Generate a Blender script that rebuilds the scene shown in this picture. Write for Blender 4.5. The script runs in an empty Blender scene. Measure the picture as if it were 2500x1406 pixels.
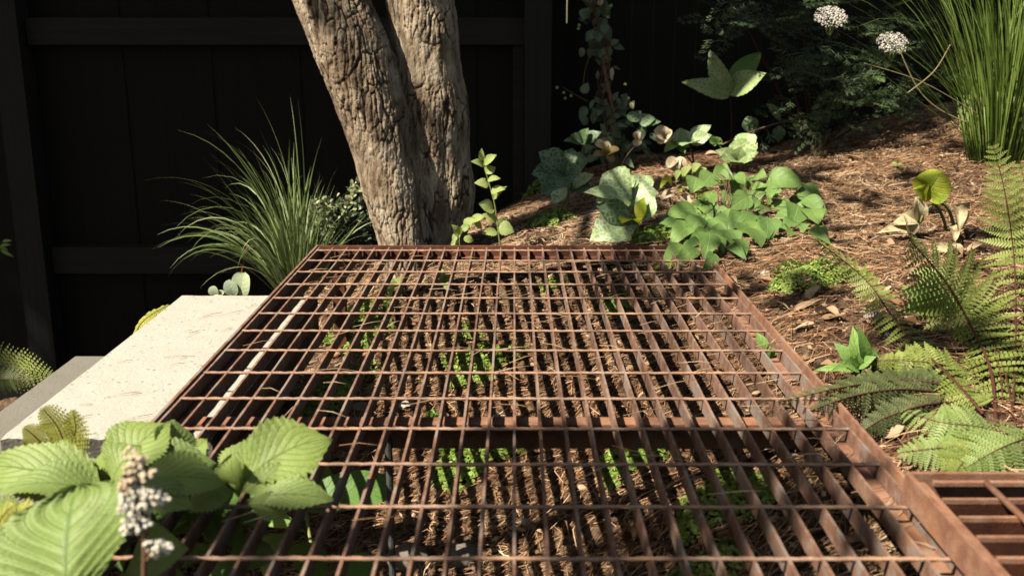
import bpy, math, random
import numpy as np
from mathutils import Vector, Matrix, noise
random.seed(7); RS = np.random.RandomState(7)
scene = bpy.context.scene
C = scene.collection
R = math.radians
# ---------------------------------------------------------------- camera
F = 2464.0; CX, CY = 1250.0, 703.0; PITCH = math.atan(618.0/F)
cam_d = bpy.data.cameras.new('camera'); cam = bpy.data.objects.new('camera', cam_d); C.objects.link(cam)
cam_d.sensor_width = 36.0; cam_d.lens = 36.0*F/2500.0; cam_d.clip_start = 0.05; cam_d.clip_end = 2000
CAMP = Vector((0, 0, 0.444))
cam.location = CAMP
cam.rotation_euler = (R(90) - PITCH, 0, R(0.14))
cam_d.dof.use_dof = True; cam_d.dof.focus_distance = 1.75; cam_d.dof.aperture_fstop = 7.1
scene.camera = cam
CM = cam.rotation_euler.to_matrix()
# ---------------------------------------------------------------- world and sun
SUN = Vector((-0.56, -0.31, 0.80)).normalized()
w = bpy.data.worlds.new("World"); scene.world = w; w.use_nodes = True
wn = w.node_tree; bg = wn.nodes['Background']
sky = wn.nodes.new('ShaderNodeTexSky'); sky.sky_type = 'NISHITA'; sky.sun_disc = False
sky.sun_elevation = math.asin(SUN.z); sky.sun_rotation = math.atan2(SUN.x, SUN.y)
wb = wn.nodes.new('ShaderNodeMixRGB'); wb.blend_type = 'MULTIPLY'; wb.inputs[0].default_value = 1.0; wb.inputs[2].default_value = (1.0,.86,.66,1)   # warm white balance of the photograph
wn.links.new(sky.outputs[0], wb.inputs[1]); wn.links.new(wb.outputs[0], bg.inputs[0]); bg.inputs[1].default_value = 0.05
sd = bpy.data.lights.new('sun', 'SUN'); sun = bpy.data.objects.new('sun', sd); C.objects.link(sun)
sd.energy = 5.0; sd.angle = R(0.53); sd.color = (1.0, 0.91, 0.76)
sun.rotation_euler = (-SUN).to_track_quat('-Z', 'Y').to_euler(); sun.location = SUN*6
scene.view_settings.view_transform = 'Standard'; scene.view_settings.look = 'None'
scene.view_settings.exposure = 0.97; scene.view_settings.gamma = 1.0
scene.cycles.max_bounces = 6; scene.cycles.diffuse_bounces = 0; scene.cycles.transparent_max_bounces = 4
scene.cycles.use_denoising = True

# ---------------------------------------------------------------- pixel rays (2500 x 1406 photograph) to points in the garden
def ray(px, py):
    return (CM @ Vector(((px-CX)/F, (CY-py)/F, -1.0))).normalized()
def P(px, py, Y):
    r = ray(px, py); return CAMP + r*((Y-CAMP.y)/r.y)
def scale_at(Y, z=0.0):      # metres per photograph pixel at a depth
    return (Y*math.cos(PITCH) + (CAMP.z-z)*math.sin(PITCH))/F

# ---------------------------------------------------------------- ground height
GP = [(.45,.6,-.06),(.45,1.0,-.045),(.45,1.5,-.015),(.45,2.0,-.005),(.2,.6,-.22),(.2,1.0,-.17),(.2,1.5,-.10),(.2,2.0,-.055),
      (-.1,.6,-.34),(-.1,1.0,-.30),(-.1,1.5,-.22),(-.1,2.0,-.10),(-.35,.6,-.40),(-.35,1.0,-.36),(-.35,1.5,-.27),(-.35,2.0,-.17),
      (-.22,2.35,-.09),(.0,2.35,-.05),(.15,2.4,-.02),(.45,2.4,.0),(.1,2.9,-.04),(.07,3.45,-.09),(.45,3.5,.03),(.9,3.5,.06),(1.35,3.5,.19),(1.9,3.5,.25),
      (.8,1.3,.0),(.8,1.9,.02),(.8,2.5,.03),(1.2,1.5,.03),(1.2,2.2,.06),(1.3,2.9,.12),(2.0,2.2,.12),(.9,.7,-.03),(1.4,.8,.0),
      (-.5,2.45,-.16),(-.75,2.2,-.33),(-.6,2.9,-.35),(-.2,3.0,-.16),(-1.2,1.9,-.64),(-1.3,2.8,-.72),(-1.3,3.5,-.76),(-.5,3.5,-.55),(-2.2,2.5,-.8),
      (-.9,1.4,-.48),(-.6,1.4,-.33),(-.7,.8,-.45),(-1.5,.8,-.52),(0,0,-.38),(.8,0,-.1),(-1,0,-.5),(1.8,0,0)]
GA = np.array(GP)
def _phi(r2): return 0.5*r2*np.log(r2+1e-9)
def _tps():
    n = len(GA); d = GA[:,None,:2]-GA[None,:,:2]
    K = _phi((d**2).sum(-1)) + np.eye(n)*0.004
    Pm = np.c_[np.ones(n), GA[:,:2]]
    A = np.block([[K, Pm],[Pm.T, np.zeros((3,3))]])
    return np.linalg.solve(A, np.r_[GA[:,2], 0,0,0])
TW = _tps()
def gz(x, y):
    x0 = np.atleast_1d(np.asarray(x, float)); y0 = np.atleast_1d(np.asarray(y, float))
    xc = np.clip(x0, -2.2, 1.95); yc = np.clip(y0, 0.0, 3.6)
    out = np.zeros(len(xc))
    for a in range(0, len(xc), 20000):
        q = np.c_[xc[a:a+20000], yc[a:a+20000]]
        d = ((q[:,None,:]-GA[None,:,:2])**2).sum(-1)
        out[a:a+20000] = _phi(d)@TW[:-3] + TW[-3] + q@TW[-2:]
    near = np.exp(-((x0-xc)**2+(y0-yc)**2))
    lump = (0.007*np.sin(11*x0+3*np.sin(5*y0))*np.cos(9*y0+2*np.sin(7*x0)) + 0.004*np.sin(27*x0+13*y0)*np.sin(23*y0-11*x0+2)
            + 0.0025*np.sin(61*x0-17*y0)*np.sin(53*y0+29*x0))
    return out + lump*near
def gz1(x, y): return float(gz([x],[y])[0])
def G(px, py):               # where the ray through a pixel meets the ground
    r = ray(px, py); t = np.linspace(0.5, 9, 900)
    pts = np.array(CAMP)[None]+t[:,None]*np.array(r)[None]
    h = pts[:,2]-gz(pts[:,0], pts[:,1]); k = int(np.argmax(h < 0))
    return Vector(pts[k if h[k] < 0 else -1])

# ---------------------------------------------------------------- object helpers
def tag(o, label=None, cat=None, group=None, kind=None):
    if label: o['label'] = label
    if cat: o['category'] = cat
    if group: o['group'] = group
    if kind: o['kind'] = kind
    return o
def empty(name, loc, label, cat, group=None):
    o = bpy.data.objects.new(name, None); C.objects.link(o); o.location = loc; o.empty_display_size = .05
    return tag(o, label, cat, group)
class MB:
    def __init__(s): s.v=[]; s.f=[]; s.uv=[]; s.r=[]; s.m=[]
    def add(s, vs, fs, uv=None, r=0.5, m=0):
        b = len(s.v); s.v.extend([tuple(p) for p in vs]); s.uv.extend(uv if uv else [(0,0)]*len(vs))
        s.r.extend(r if isinstance(r, list) else [r]*len(vs))
        s.f.extend([tuple(b+i for i in f) for f in fs]); s.m.extend([m]*len(fs))
    def box(s, c, size, r=0.5, m=0, rot=None):
        vs = []
        for dx in (-.5,.5):
            for dy in (-.5,.5):
                for dz in (-.5,.5):
                    p = Vector((dx*size[0],dy*size[1],dz*size[2]))
                    if rot: p = rot @ p
                    vs.append(Vector(c)+p)
        s.add(vs, [(0,1,3,2),(4,6,7,5),(0,4,5,1),(2,3,7,6),(0,2,6,4),(1,5,7,3)], r=r, m=m)
    def tube(s, pts, rad, n=6, r=0.5, m=0, cap=True):
        pts = [Vector(p) for p in pts]; k = len(pts)
        if not isinstance(rad, (list,tuple)): rad = [rad]*k
        vs = []; uv = []; up = Vector((0.13,0.31,0.94)); x = None
        for i, p in enumerate(pts):
            t = (pts[min(i+1,k-1)]-pts[max(i-1,0)]).normalized()
            if x is None: x = t.cross(up if abs(t.dot(up))<.95 else Vector((1,0,0))).normalized()
            x = (x - t*x.dot(t)).normalized(); y = t.cross(x)
            for j in range(n):
                a = 2*math.pi*j/n
                vs.append(p + (x*math.cos(a)+y*math.sin(a))*rad[i]); uv.append((j/n, i/k))
        fs = [(i*n+j, i*n+(j+1)%n, (i+1)*n+(j+1)%n, (i+1)*n+j) for i in range(k-1) for j in range(n)]
        if cap: fs += [tuple(range(n-1,-1,-1)), tuple((k-1)*n+j for j in range(n))]
        s.add(vs, fs, uv, r=r, m=m)
    def build(s, name, mats, parent=None, smooth=True):
        me = bpy.data.meshes.new(name); me.from_pydata(s.v, [], s.f)
        if not isinstance(mats, (list,tuple)): mats = [mats]
        for m in mats: me.materials.append(m)
        ul = me.uv_layers.new(name='uv'); idx = np.zeros(len(me.loops), int); me.loops.foreach_get('vertex_index', idx)
        ul.data.foreach_set('uv', np.array(s.uv, float)[idx].ravel())
        at = me.attributes.new('rnd', 'FLOAT', 'POINT'); at.data.foreach_set('value', np.array(s.r, float))
        me.polygons.foreach_set('material_index', np.array(s.m, dtype=np.int32))
        me.polygons.foreach_set('use_smooth', [smooth]*len(me.polygons)); me.update()
        o = bpy.data.objects.new(name, me); C.objects.link(o)
        if parent: attach(o, parent)
        return o
def attach(o, parent):       # meshes are written in world coordinates: keep them there under a moved parent
    o.parent = parent
    l = Vector((0,0,0)); q = parent
    while q: l += q.location; q = q.parent
    o.location = -l
def npmesh(name, V, Fq, rnd, mat, parent=None, smooth=False):
    me = bpy.data.meshes.new(name); n = len(V); nf, k = Fq.shape
    me.vertices.add(n); me.vertices.foreach_set('co', V.astype(np.float32).ravel())
    me.loops.add(nf*k); me.loops.foreach_set('vertex_index', Fq.astype(np.int32).ravel())
    me.polygons.add(nf); me.polygons.foreach_set('loop_start', np.arange(0, nf*k, k, dtype=np.int32))
    me.polygons.foreach_set('use_smooth', np.full(nf, smooth))
    at = me.attributes.new('rnd', 'FLOAT', 'POINT'); at.data.foreach_set('value', rnd.astype(np.float32))
    me.update(calc_edges=True); me.validate(); me.materials.append(mat)
    o = bpy.data.objects.new(name, me); C.objects.link(o)
    if parent: attach(o, parent)
    return o

# ---------------------------------------------------------------- materials
class NT:
    def __init__(s, name):
        s.mat = bpy.data.materials.new(name); s.mat.use_nodes = True; s.t = s.mat.node_tree
        s.b = s.t.nodes['Principled BSDF']; s.out = s.t.nodes['Material Output']
    def n(s, typ, ins=None, **props):
        nd = s.t.nodes.new('ShaderNode'+typ)
        for k, v in props.items(): setattr(nd, k, v)
        for k, v in (ins or {}).items(): s.set(nd.inputs[k], v)
        return nd
    def set(s, sock, v):
        if isinstance(v, bpy.types.NodeSocket): s.t.links.new(v, sock)
        elif hasattr(v, 'outputs'): s.t.links.new(v.outputs[0], sock)
        else:
            if isinstance(v, tuple) and len(v) == 3 and sock.type == 'RGBA': v = v+(1,)
            sock.default_value = v
    def math(s, op, a, b=0.0, c=None):
        nd = s.n('Math', operation=op); s.set(nd.inputs[0], a); s.set(nd.inputs[1], b)
        if c is not None: s.set(nd.inputs[2], c)
        return nd.outputs[0]
    def ramp(s, fac, stops):
        nd = s.n('ValToRGB'); s.set(nd.inputs[0], fac); cr = nd.color_ramp
        while len(cr.elements) < len(stops): cr.elements.new(0.5)
        for e, (p, c) in zip(cr.elements, stops):
            e.position = p; e.color = (c+(1,)) if isinstance(c, tuple) else (c,c,c,1)
        return nd.outputs[0]
    def mix(s, fac, a, b, typ='MIX'):
        nd = s.n('MixRGB', blend_type=typ); s.set(nd.inputs[0], fac); s.set(nd.inputs[1], a); s.set(nd.inputs[2], b); return nd.outputs[0]
    def obj(s): return s.n('TexCoord').outputs['Object']
    def noise(s, sc, det=4, vec=None, rough=.55):
        return s.n('TexNoise', {'Vector': vec if vec is not None else s.obj(), 'Scale': sc, 'Detail': det, 'Roughness': rough}).outputs[0]
    def mapping(s, sc, vec=None):
        return s.n('Mapping', {'Vector': vec if vec is not None else s.obj(), 'Scale': sc}).outputs[0]
    def bump(s, h, dist=.001, strength=1.0):
        s.set(s.b.inputs['Normal'], s.n('Bump', {'Height': h, 'Distance': dist, 'Strength': strength}).outputs[0])
    def fin(s, col, rough=.7, spec=.3):
        s.set(s.b.inputs['Base Color'], col); s.set(s.b.inputs['Roughness'], rough); s.b.inputs['Specular IOR Level'].default_value = spec
        return s.mat
    def translucent(s, col, fac):
        tr = s.n('BsdfTranslucent', {'Color': col}); mx = s.n('MixShader', {0: fac})
        s.t.links.new(s.b.outputs[0], mx.inputs[1]); s.t.links.new(tr.outputs[0], mx.inputs[2]); s.t.links.new(mx.outputs[0], s.out.inputs[0])
    def rnd(s): return s.n('Attribute', attribute_name='rnd').outputs['Fac']

def m_rust(name, c1, c2, c3, grey=.5):
    t = NT(name); off = t.n('VectorMath', {0: t.obj(), 1: t.n('CombineXYZ', {0: t.math('MULTIPLY', t.n('ObjectInfo').outputs['Random'], 31.0)})}, operation='ADD').outputs[0]
    a = t.noise(55, 6, off); b = t.noise(420, 3); c = t.noise(9, 5, off)
    col = t.ramp(a, [(.3, c1), (.5, c2), (.72, c3)])
    col = t.mix(t.math('MULTIPLY', b, .55), col, (c1[0]*.55, c1[1]*.5, c1[2]*.5))
    col = t.mix(t.ramp(c, [(.50, 0.0), (.66, .75)]), col, (c3[0]*1.05, c3[1]*.82, c3[2]*.62))
    g = t.ramp(t.math('MULTIPLY_ADD', a, .5, t.math('MULTIPLY', c, .6)), [(grey, 0.0), (grey+.09, .85)])
    col = t.mix(t.math('MULTIPLY', g, t.ramp(b, [(.35, 0.3), (.6, 1.0)])), col, (.20, .215, .21))
    t.bump(t.math('ADD', b, t.math('MULTIPLY', a, .6)), .0009, .8)
    return t.fin(col, t.ramp(b, [(.3, .65), (.7, .9)]), .25)
RUST = m_rust('rust_steel', (.145,.076,.050), (.25,.138,.094), (.37,.235,.168), .55)
RUSTD = m_rust('dark_rust_steel', (.10,.040,.026), (.16,.064,.040), (.24,.10,.06), .66)
RUST_SHADE = m_rust('shade_dark_rust_steel', (.045,.014,.009), (.065,.022,.014), (.09,.035,.02), .9)  # dark rust colour that holds the shade inside the raised box
RUSTL = m_rust('worn_rust_steel', (.29,.165,.115), (.40,.255,.18), (.49,.35,.265), .75)
RUSTO = m_rust('orange_rust_steel', (.20,.090,.052), (.29,.150,.095), (.38,.23,.155), .62)

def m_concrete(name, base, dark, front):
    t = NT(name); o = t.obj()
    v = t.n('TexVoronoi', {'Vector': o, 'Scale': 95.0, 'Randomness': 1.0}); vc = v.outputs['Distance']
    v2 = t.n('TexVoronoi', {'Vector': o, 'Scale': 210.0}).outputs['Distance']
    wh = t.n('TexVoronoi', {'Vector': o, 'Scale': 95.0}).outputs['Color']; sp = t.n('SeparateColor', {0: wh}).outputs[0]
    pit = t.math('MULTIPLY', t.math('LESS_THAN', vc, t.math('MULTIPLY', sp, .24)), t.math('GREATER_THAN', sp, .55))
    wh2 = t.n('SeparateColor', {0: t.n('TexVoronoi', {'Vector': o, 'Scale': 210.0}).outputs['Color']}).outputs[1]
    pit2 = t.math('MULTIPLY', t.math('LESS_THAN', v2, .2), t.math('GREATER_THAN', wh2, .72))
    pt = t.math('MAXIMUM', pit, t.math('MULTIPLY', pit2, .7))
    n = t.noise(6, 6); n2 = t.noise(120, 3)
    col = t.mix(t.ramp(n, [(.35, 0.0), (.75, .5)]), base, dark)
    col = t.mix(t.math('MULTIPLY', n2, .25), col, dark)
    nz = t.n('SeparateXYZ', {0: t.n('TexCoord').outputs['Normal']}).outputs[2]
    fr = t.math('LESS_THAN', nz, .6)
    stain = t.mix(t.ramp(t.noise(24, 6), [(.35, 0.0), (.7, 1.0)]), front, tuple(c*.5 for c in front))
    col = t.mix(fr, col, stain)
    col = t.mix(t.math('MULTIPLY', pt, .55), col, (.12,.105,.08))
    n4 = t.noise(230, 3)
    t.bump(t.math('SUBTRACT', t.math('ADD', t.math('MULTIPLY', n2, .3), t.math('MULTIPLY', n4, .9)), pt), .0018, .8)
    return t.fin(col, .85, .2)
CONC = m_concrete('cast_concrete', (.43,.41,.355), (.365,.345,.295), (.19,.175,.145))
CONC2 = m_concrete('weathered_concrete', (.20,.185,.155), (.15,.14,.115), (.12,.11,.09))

def m_wood(name, c1, c2, sc=(40,40,2.0)):
    t = NT(name); g = t.noise(1.0, 6, t.mapping(sc)); n = t.noise(6, 5)
    col = t.mix(g, c1, c2); col = t.mix(t.math('MULTIPLY', n, .6), col, c1)
    t.bump(t.math('ADD', g, t.math('MULTIPLY', n, .4)), .003, .8)
    return t.fin(col, .75, .2)
FWOOD = m_wood('black_fence_wood', (.004,.004,.0036), (.012,.0115,.010))
RAILW = m_wood('black_rail_wood', (.014,.013,.011), (.046,.042,.036), (3.0,60,60))
POSTW = m_wood('dark_post_wood', (.016,.0155,.015), (.042,.040,.037), (60,60,2.5))

def m_bark():
    t = NT('furrowed_bark'); cr = t.rnd(); n = t.noise(38, 7, t.mapping((1,1,.35))); n2 = t.noise(260, 4, t.mapping((1,1,.4))); n3 = t.noise(7, 3)
    col = t.ramp(n, [(.34, (.16,.11,.075)), (.46, (.38,.29,.195)), (.58, (.57,.465,.335)), (.74,(.69,.59,.46))])
    col = t.mix(t.ramp(n3, [(.50, 0.0), (.64, .62)]), col, (.14,.09,.06))
    col = t.mix(t.math('MULTIPLY', n2, .6), col, (.15,.10,.065))
    col = t.mix(t.ramp(cr, [(.20, .97), (.58, 0.0)]), col, (.045,.026,.017))
    t.bump(t.math('ADD', t.math('MULTIPLY', n, 1.0), t.math('MULTIPLY', n2, .35)), .006, 1.0)
    return t.fin(col, .9, .15)
BARK = m_bark()

def m_soil():
    t = NT('garden_soil'); n = t.noise(14, 7); n2 = t.noise(90, 6); n3 = t.noise(420, 4)
    col = t.ramp(n2, [(.3, (.05,.030,.018)), (.46, (.15,.092,.056)), (.58, (.29,.19,.12)), (.74, (.45,.32,.21))])
    col = t.mix(t.ramp(n, [(.35, .5), (.65, 0.0)]), col, (.045,.026,.018))
    t.bump(t.math('ADD', n2, t.math('MULTIPLY', n3, .6)), .014, 1.0)
    return t.fin(col, .95, .1)
SOIL = m_soil()
def m_ramp(name, stops, rough=.7, tl=0.0, spec=.25, bump=None):
    t = NT(name); r = t.rnd(); col = t.ramp(r, stops)
    col = t.mix(t.math('MULTIPLY', t.noise(180, 3), .5), col, t.mix(1.0, col, (.5,.45,.4), 'MULTIPLY'))
    if bump: t.bump(t.noise(bump, 4), .002, .8)
    m = t.fin(col, rough, spec)
    if tl: t.translucent(col, tl)
    return m
NEEDLE = m_ramp('dry_pine_needle', [(0,(.10,.038,.018)),(.25,(.26,.115,.055)),(.5,(.46,.25,.125)),(.75,(.66,.44,.26)),(1,(.82,.66,.45))], .55, .12)
CHIP = m_ramp('mulch_chip', [(0,(.05,.028,.018)),(.35,(.15,.085,.05)),(.7,(.32,.20,.12)),(1,(.55,.39,.26))], .9, 0, .1, 200)
MOSSM = m_ramp('baby_tears_leaf', [(0,(.13,.22,.03)),(.5,(.27,.40,.07)),(1,(.44,.57,.16))], .45, .3)
GRASSM = m_ramp('grass_blade', [(0,(.08,.13,.03)),(.35,(.18,.27,.07)),(.7,(.34,.44,.17)),(1,(.52,.58,.34))], .42, .3, .4)
GRASSR = m_ramp('bright_grass_blade', [(0,(.08,.14,.02)),(.5,(.18,.28,.05)),(.85,(.30,.42,.10)),(1,(.50,.42,.20))], .42, .3, .4)
FERNM = m_ramp('fern_leaf', [(0,(.15,.20,.035)),(.5,(.29,.36,.085)),(1,(.46,.51,.18))], .5, .35)
FERNP = m_ramp('pale_fern_leaf', [(0,(.20,.30,.07)),(.5,(.32,.44,.14)),(1,(.46,.56,.22))], .5, .35)
FERNY = m_ramp('yellow_fern_leaf', [(0,(.34,.40,.06)),(.5,(.48,.50,.10)),(1,(.58,.56,.16))], .5, .35)
FERND = m_ramp('dark_fern_leaf', [(0,(.07,.085,.035)),(.6,(.12,.15,.055)),(1,(.22,.24,.10))], .5, .25)
ELDER = m_ramp('elder_leaf', [(0,(.036,.062,.028)),(.6,(.075,.115,.052)),(1,(.15,.20,.09))], .5, .15)
CROWNL = m_ramp('tree_leaf', [(0,(.04,.08,.02)),(1,(.09,.15,.035))], .5, .15)
STEMB = m_ramp('brown_stem', [(0,(.10,.05,.03)),(1,(.26,.15,.09))], .7)
STEMG = m_ramp('green_stem', [(0,(.16,.20,.05)),(1,(.36,.38,.14))], .6)
STEMR = m_ramp('dark_red_stem', [(0,(.07,.025,.018)),(1,(.12,.045,.03))], .6)
PETALW = m_ramp('white_petal', [(0,(.62,.54,.47)),(.5,(.82,.77,.69)),(1,(.92,.89,.83))], .6, .12)
PETALC = m_ramp('cream_petal', [(0,(.50,.36,.20)),(1,(.74,.60,.40))], .6, .25)
STONE = m_ramp('pebble', [(0,(.14,.12,.10)),(.5,(.34,.29,.24)),(1,(.62,.56,.50))], .8, 0, .2, 120)
PIPE = m_ramp('irrigation_pipe', [(0,(.055,.056,.055)),(1,(.13,.135,.13))], .6, 0, .3, 80)
DRYL = m_ramp('fallen_leaf', [(0,(.20,.085,.04)),(.5,(.42,.25,.14)),(1,(.60,.42,.27))], .65, .2, .25, 90)
ZINC = m_ramp('bolt_steel', [(0,(.45,.44,.42)),(1,(.62,.61,.58))], .35); ZINC.node_tree.nodes['Principled BSDF'].inputs['Metallic'].default_value = .8

def m_leaf(name, base, vein, marble=None, nv=7, k=1.5, tl=.25, rough=.5, vw=.10, spot=None, vs=.7):
    t = NT(name); uv = t.n('UVMap', uv_map='uv').outputs[0]; sx = t.n('SeparateXYZ', {0: uv}); u = sx.outputs[0]; v = sx.outputs[1]
    au = t.math('ABSOLUTE', u)
    mid = t.ramp(au, [(.0, 1.0), (.05, 0.0)])
    ph = t.math('FRACT', t.math('SUBTRACT', t.math('MULTIPLY', v, float(nv)), t.math('MULTIPLY', t.math('POWER', au, 1.05), k)))
    sv = t.ramp(t.math('ABSOLUTE', t.math('SUBTRACT', ph, .5)), [(.5-vw, 0.0), (.5, 1.0)])
    n = t.noise(60, 4); n2 = t.noise(500, 2)
    col = t.mix(t.ramp(n, [(.3, 0.0), (.7, .6)]), base, tuple(c*.68 for c in base))
    rn = t.n('ObjectInfo').outputs['Random']
    col = t.mix(t.math('MULTIPLY', rn, .45), col, (base[0]*1.35, base[1]*1.22, base[2]*.9))
    if marble:
        vo = t.n('TexVoronoi', {'Vector': t.mapping((11, 17*1.0, 1), uv), 'Scale': 1.0}, feature='DISTANCE_TO_EDGE').outputs[0]
        vo2 = t.n('TexVoronoi', {'Vector': t.mix(.008, t.obj(), t.n('TexNoise', {'Vector': t.obj(), 'Scale': 60.0}).outputs[1]), 'Scale': 78.0}, feature='DISTANCE_TO_EDGE').outputs[0]
        pat = t.ramp(vo2, [(.04, 0.0), (.20, 1.0)])
        big = t.ramp(t.noise(28, 3), [(.38, .25), (.62, 1.0)])
        col = t.mix(t.math('MULTIPLY', pat, big), marble, col) if False else t.mix(t.math('MULTIPLY', t.math('SUBTRACT', 1.0, pat), big), col, marble)
        sv = t.math('MULTIPLY', sv, .3)
    if spot: col = t.mix(t.ramp(t.noise(45, 5), [(.48, 0.0), (.58, .85)]), col, spot)
    col = t.mix(t.math('MULTIPLY', t.math('MAXIMUM', t.math('MULTIPLY', sv, .55), mid), vs), col, vein)
    n4 = t.noise(230, 3)
    t.bump(t.math('SUBTRACT', t.math('ADD', t.math('MULTIPLY', n2, .3), t.math('MULTIPLY', n4, .9)), t.math('MULTIPLY', t.math('MAXIMUM', sv, mid), .8)), .0012, .7)
    t.fin(col, rough, .35); t.translucent(t.mix(.5, col, (base[0]*1.9, base[1]*1.7, base[2]*.6)), tl)
    return t.mat
L_ROD = m_leaf('rodgersia_leaf', (.225,.315,.095), (.09,.16,.035), nv=9, k=4.0, tl=.24, vs=.75, vw=.06)
L_RODB = m_leaf('rodgersia_leaf_near', (.20,.29,.085), (.08,.145,.03), nv=7, k=3.4, tl=.22, vs=.8, vw=.045)
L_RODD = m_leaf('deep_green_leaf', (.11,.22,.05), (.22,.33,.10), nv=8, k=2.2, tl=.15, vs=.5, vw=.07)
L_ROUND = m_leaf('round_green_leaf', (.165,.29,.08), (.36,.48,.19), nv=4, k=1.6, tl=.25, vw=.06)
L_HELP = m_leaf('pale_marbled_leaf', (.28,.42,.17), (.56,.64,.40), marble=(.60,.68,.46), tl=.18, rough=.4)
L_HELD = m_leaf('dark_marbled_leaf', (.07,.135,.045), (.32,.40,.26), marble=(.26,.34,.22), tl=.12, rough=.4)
L_HELM = m_leaf('mid_marbled_leaf', (.21,.31,.11), (.48,.54,.28), marble=(.40,.47,.24), tl=.18, rough=.4)
L_VINE = m_leaf('glossy_vine_leaf', (.12,.175,.095), (.26,.33,.18), tl=.08, rough=.3, nv=4)
L_LIME = m_leaf('lime_leaf', (.36,.46,.16), (.62,.70,.35), tl=.35, nv=6)
L_HERB = m_leaf('herb_leaf', (.24,.42,.11), (.46,.60,.28), tl=.3, nv=5, rough=.45)
L_YEL = m_leaf('yellowed_leaf', (.40,.46,.05), (.55,.55,.15), spot=(.20,.30,.03), tl=.35, nv=6)
L_DRY = m_leaf('withered_spathe', (.62,.55,.36), (.36,.24,.13), spot=(.36,.22,.11), tl=.2, nv=3, rough=.7)
L_WHITE = m_leaf('pale_blue_green_leaf', (.40,.50,.36), (.62,.68,.50), tl=.2, nv=5, rough=.4)
L_SHRUB = m_leaf('dark_shrub_leaf', (.035,.06,.035), (.10,.13,.07), tl=.05, rough=.3)
L_BEIGE = m_leaf('beige_petal', (.74,.62,.44), (.55,.42,.26), tl=.3, nv=4, rough=.6)
# ================================================================ THE SETTING
def build_ground():
    xs = np.r_[-np.geomspace(2.02, 400, 26)[::-1], np.arange(-1.9, 2.11, .013), np.geomspace(2.2, 400, 26)]
    ys = np.r_[-np.geomspace(.2, 60, 14)[::-1], np.arange(-.1, .7, .05), np.arange(.7, 3.9, .012), np.geomspace(4.0, 600, 26)]
    X, Y = np.meshgrid(xs, ys); Z = gz(X.ravel(), Y.ravel())
    far = np.hypot(X.ravel(), Y.ravel()) > 5
    Z = np.where(far, Z*np.exp(-(np.hypot(X.ravel(), Y.ravel())-5)/4) - .3*(1-np.exp(-(np.hypot(X.ravel(), Y.ravel())-5)/4)), Z)
    Z += np.where(far, 0, RS.normal(0, .0016, len(Z)))
    V = np.c_[X.ravel(), Y.ravel(), Z]; nx = len(xs); ny = len(ys)
    i = (np.arange(ny-1)[:,None]*nx+np.arange(nx-1)[None]).ravel()
    Fq = np.c_[i, i+1, i+nx+1, i+nx]
    o = npmesh('ground', V, Fq, np.zeros(len(V)), SOIL, smooth=True); tag(o, kind='structure')
build_ground()

def needle_field(name, n, region, mat, lmin, lmax, wd, lift, seed, rndf):
    rs = np.random.RandomState(seed); x0,x1,y0,y1 = region
    x = rs.uniform(x0,x1,n); y = rs.uniform(y0,y1,n)
    m = np.sin(5.1*x+1.7*np.sin(3*y))*np.sin(6.3*y+1.3)+rs.normal(0,.45,n) > -.62
    m &= ~((x < .40) & (y < 2.1) & (rs.rand(n) < .12))
    x = x[m]; y = y[m]; n = len(x)
    L = rs.uniform(lmin,lmax,n); a = rs.normal(0.25,.75,n)+np.where(rs.rand(n)<.3, rs.uniform(0,3.14,n), 0); b = a+rs.normal(0,.35,n)
    ax, ay = np.cos(a), np.sin(a); bx, by = np.cos(b), np.sin(b)
    p1 = np.c_[x,y]; p0 = p1-np.c_[ax,ay]*L[:,None]*.5; p2 = p1+np.c_[bx,by]*L[:,None]*.5
    base = rs.gamma(1.6, lift*.5, n)
    pts = []
    for k,p in enumerate((p0,p1,p2)):
        z = gz(p[:,0],p[:,1])+base+rs.normal(0,lift*.35,n)+.0012
        pts.append(np.c_[p,z])
    roll = rs.uniform(-.9,.9,n); W = wd*rs.uniform(.6,1.3,n)
    vs = []
    for k,(p,(cx,cy)) in enumerate(zip(pts,((ax,ay),((ax+bx)/2,(ay+by)/2),(bx,by)))):
        s = np.c_[-cy*np.cos(roll), cx*np.cos(roll), np.sin(roll)]*(W*(.5 if k!=1 else .6))[:,None]
        vs += [p-s, p+s]
    V = np.stack(vs,1).reshape(-1,3); i = np.arange(n)*6
    Fq = np.concatenate([np.c_[i,i+1,i+3,i+2], np.c_[i+2,i+3,i+5,i+4]])
    o = npmesh(name, V, Fq, np.repeat(rndf(rs,x,y,n),6), mat)
    return tag(o, kind='stuff')
def nr(rs,x,y,n): return np.clip(.58+.22*np.sin(2.3*x+1)*np.sin(3.1*y)+rs.normal(0,.24,n), 0, 1)
t_ = needle_field('pine_needles', 90000, (-.6,2.0,.75,3.5), NEEDLE, .018, .070, .00095, .005, 3, nr)
tag(t_, 'brown dry pine needles scattered over the garden soil', 'needles')

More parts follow.
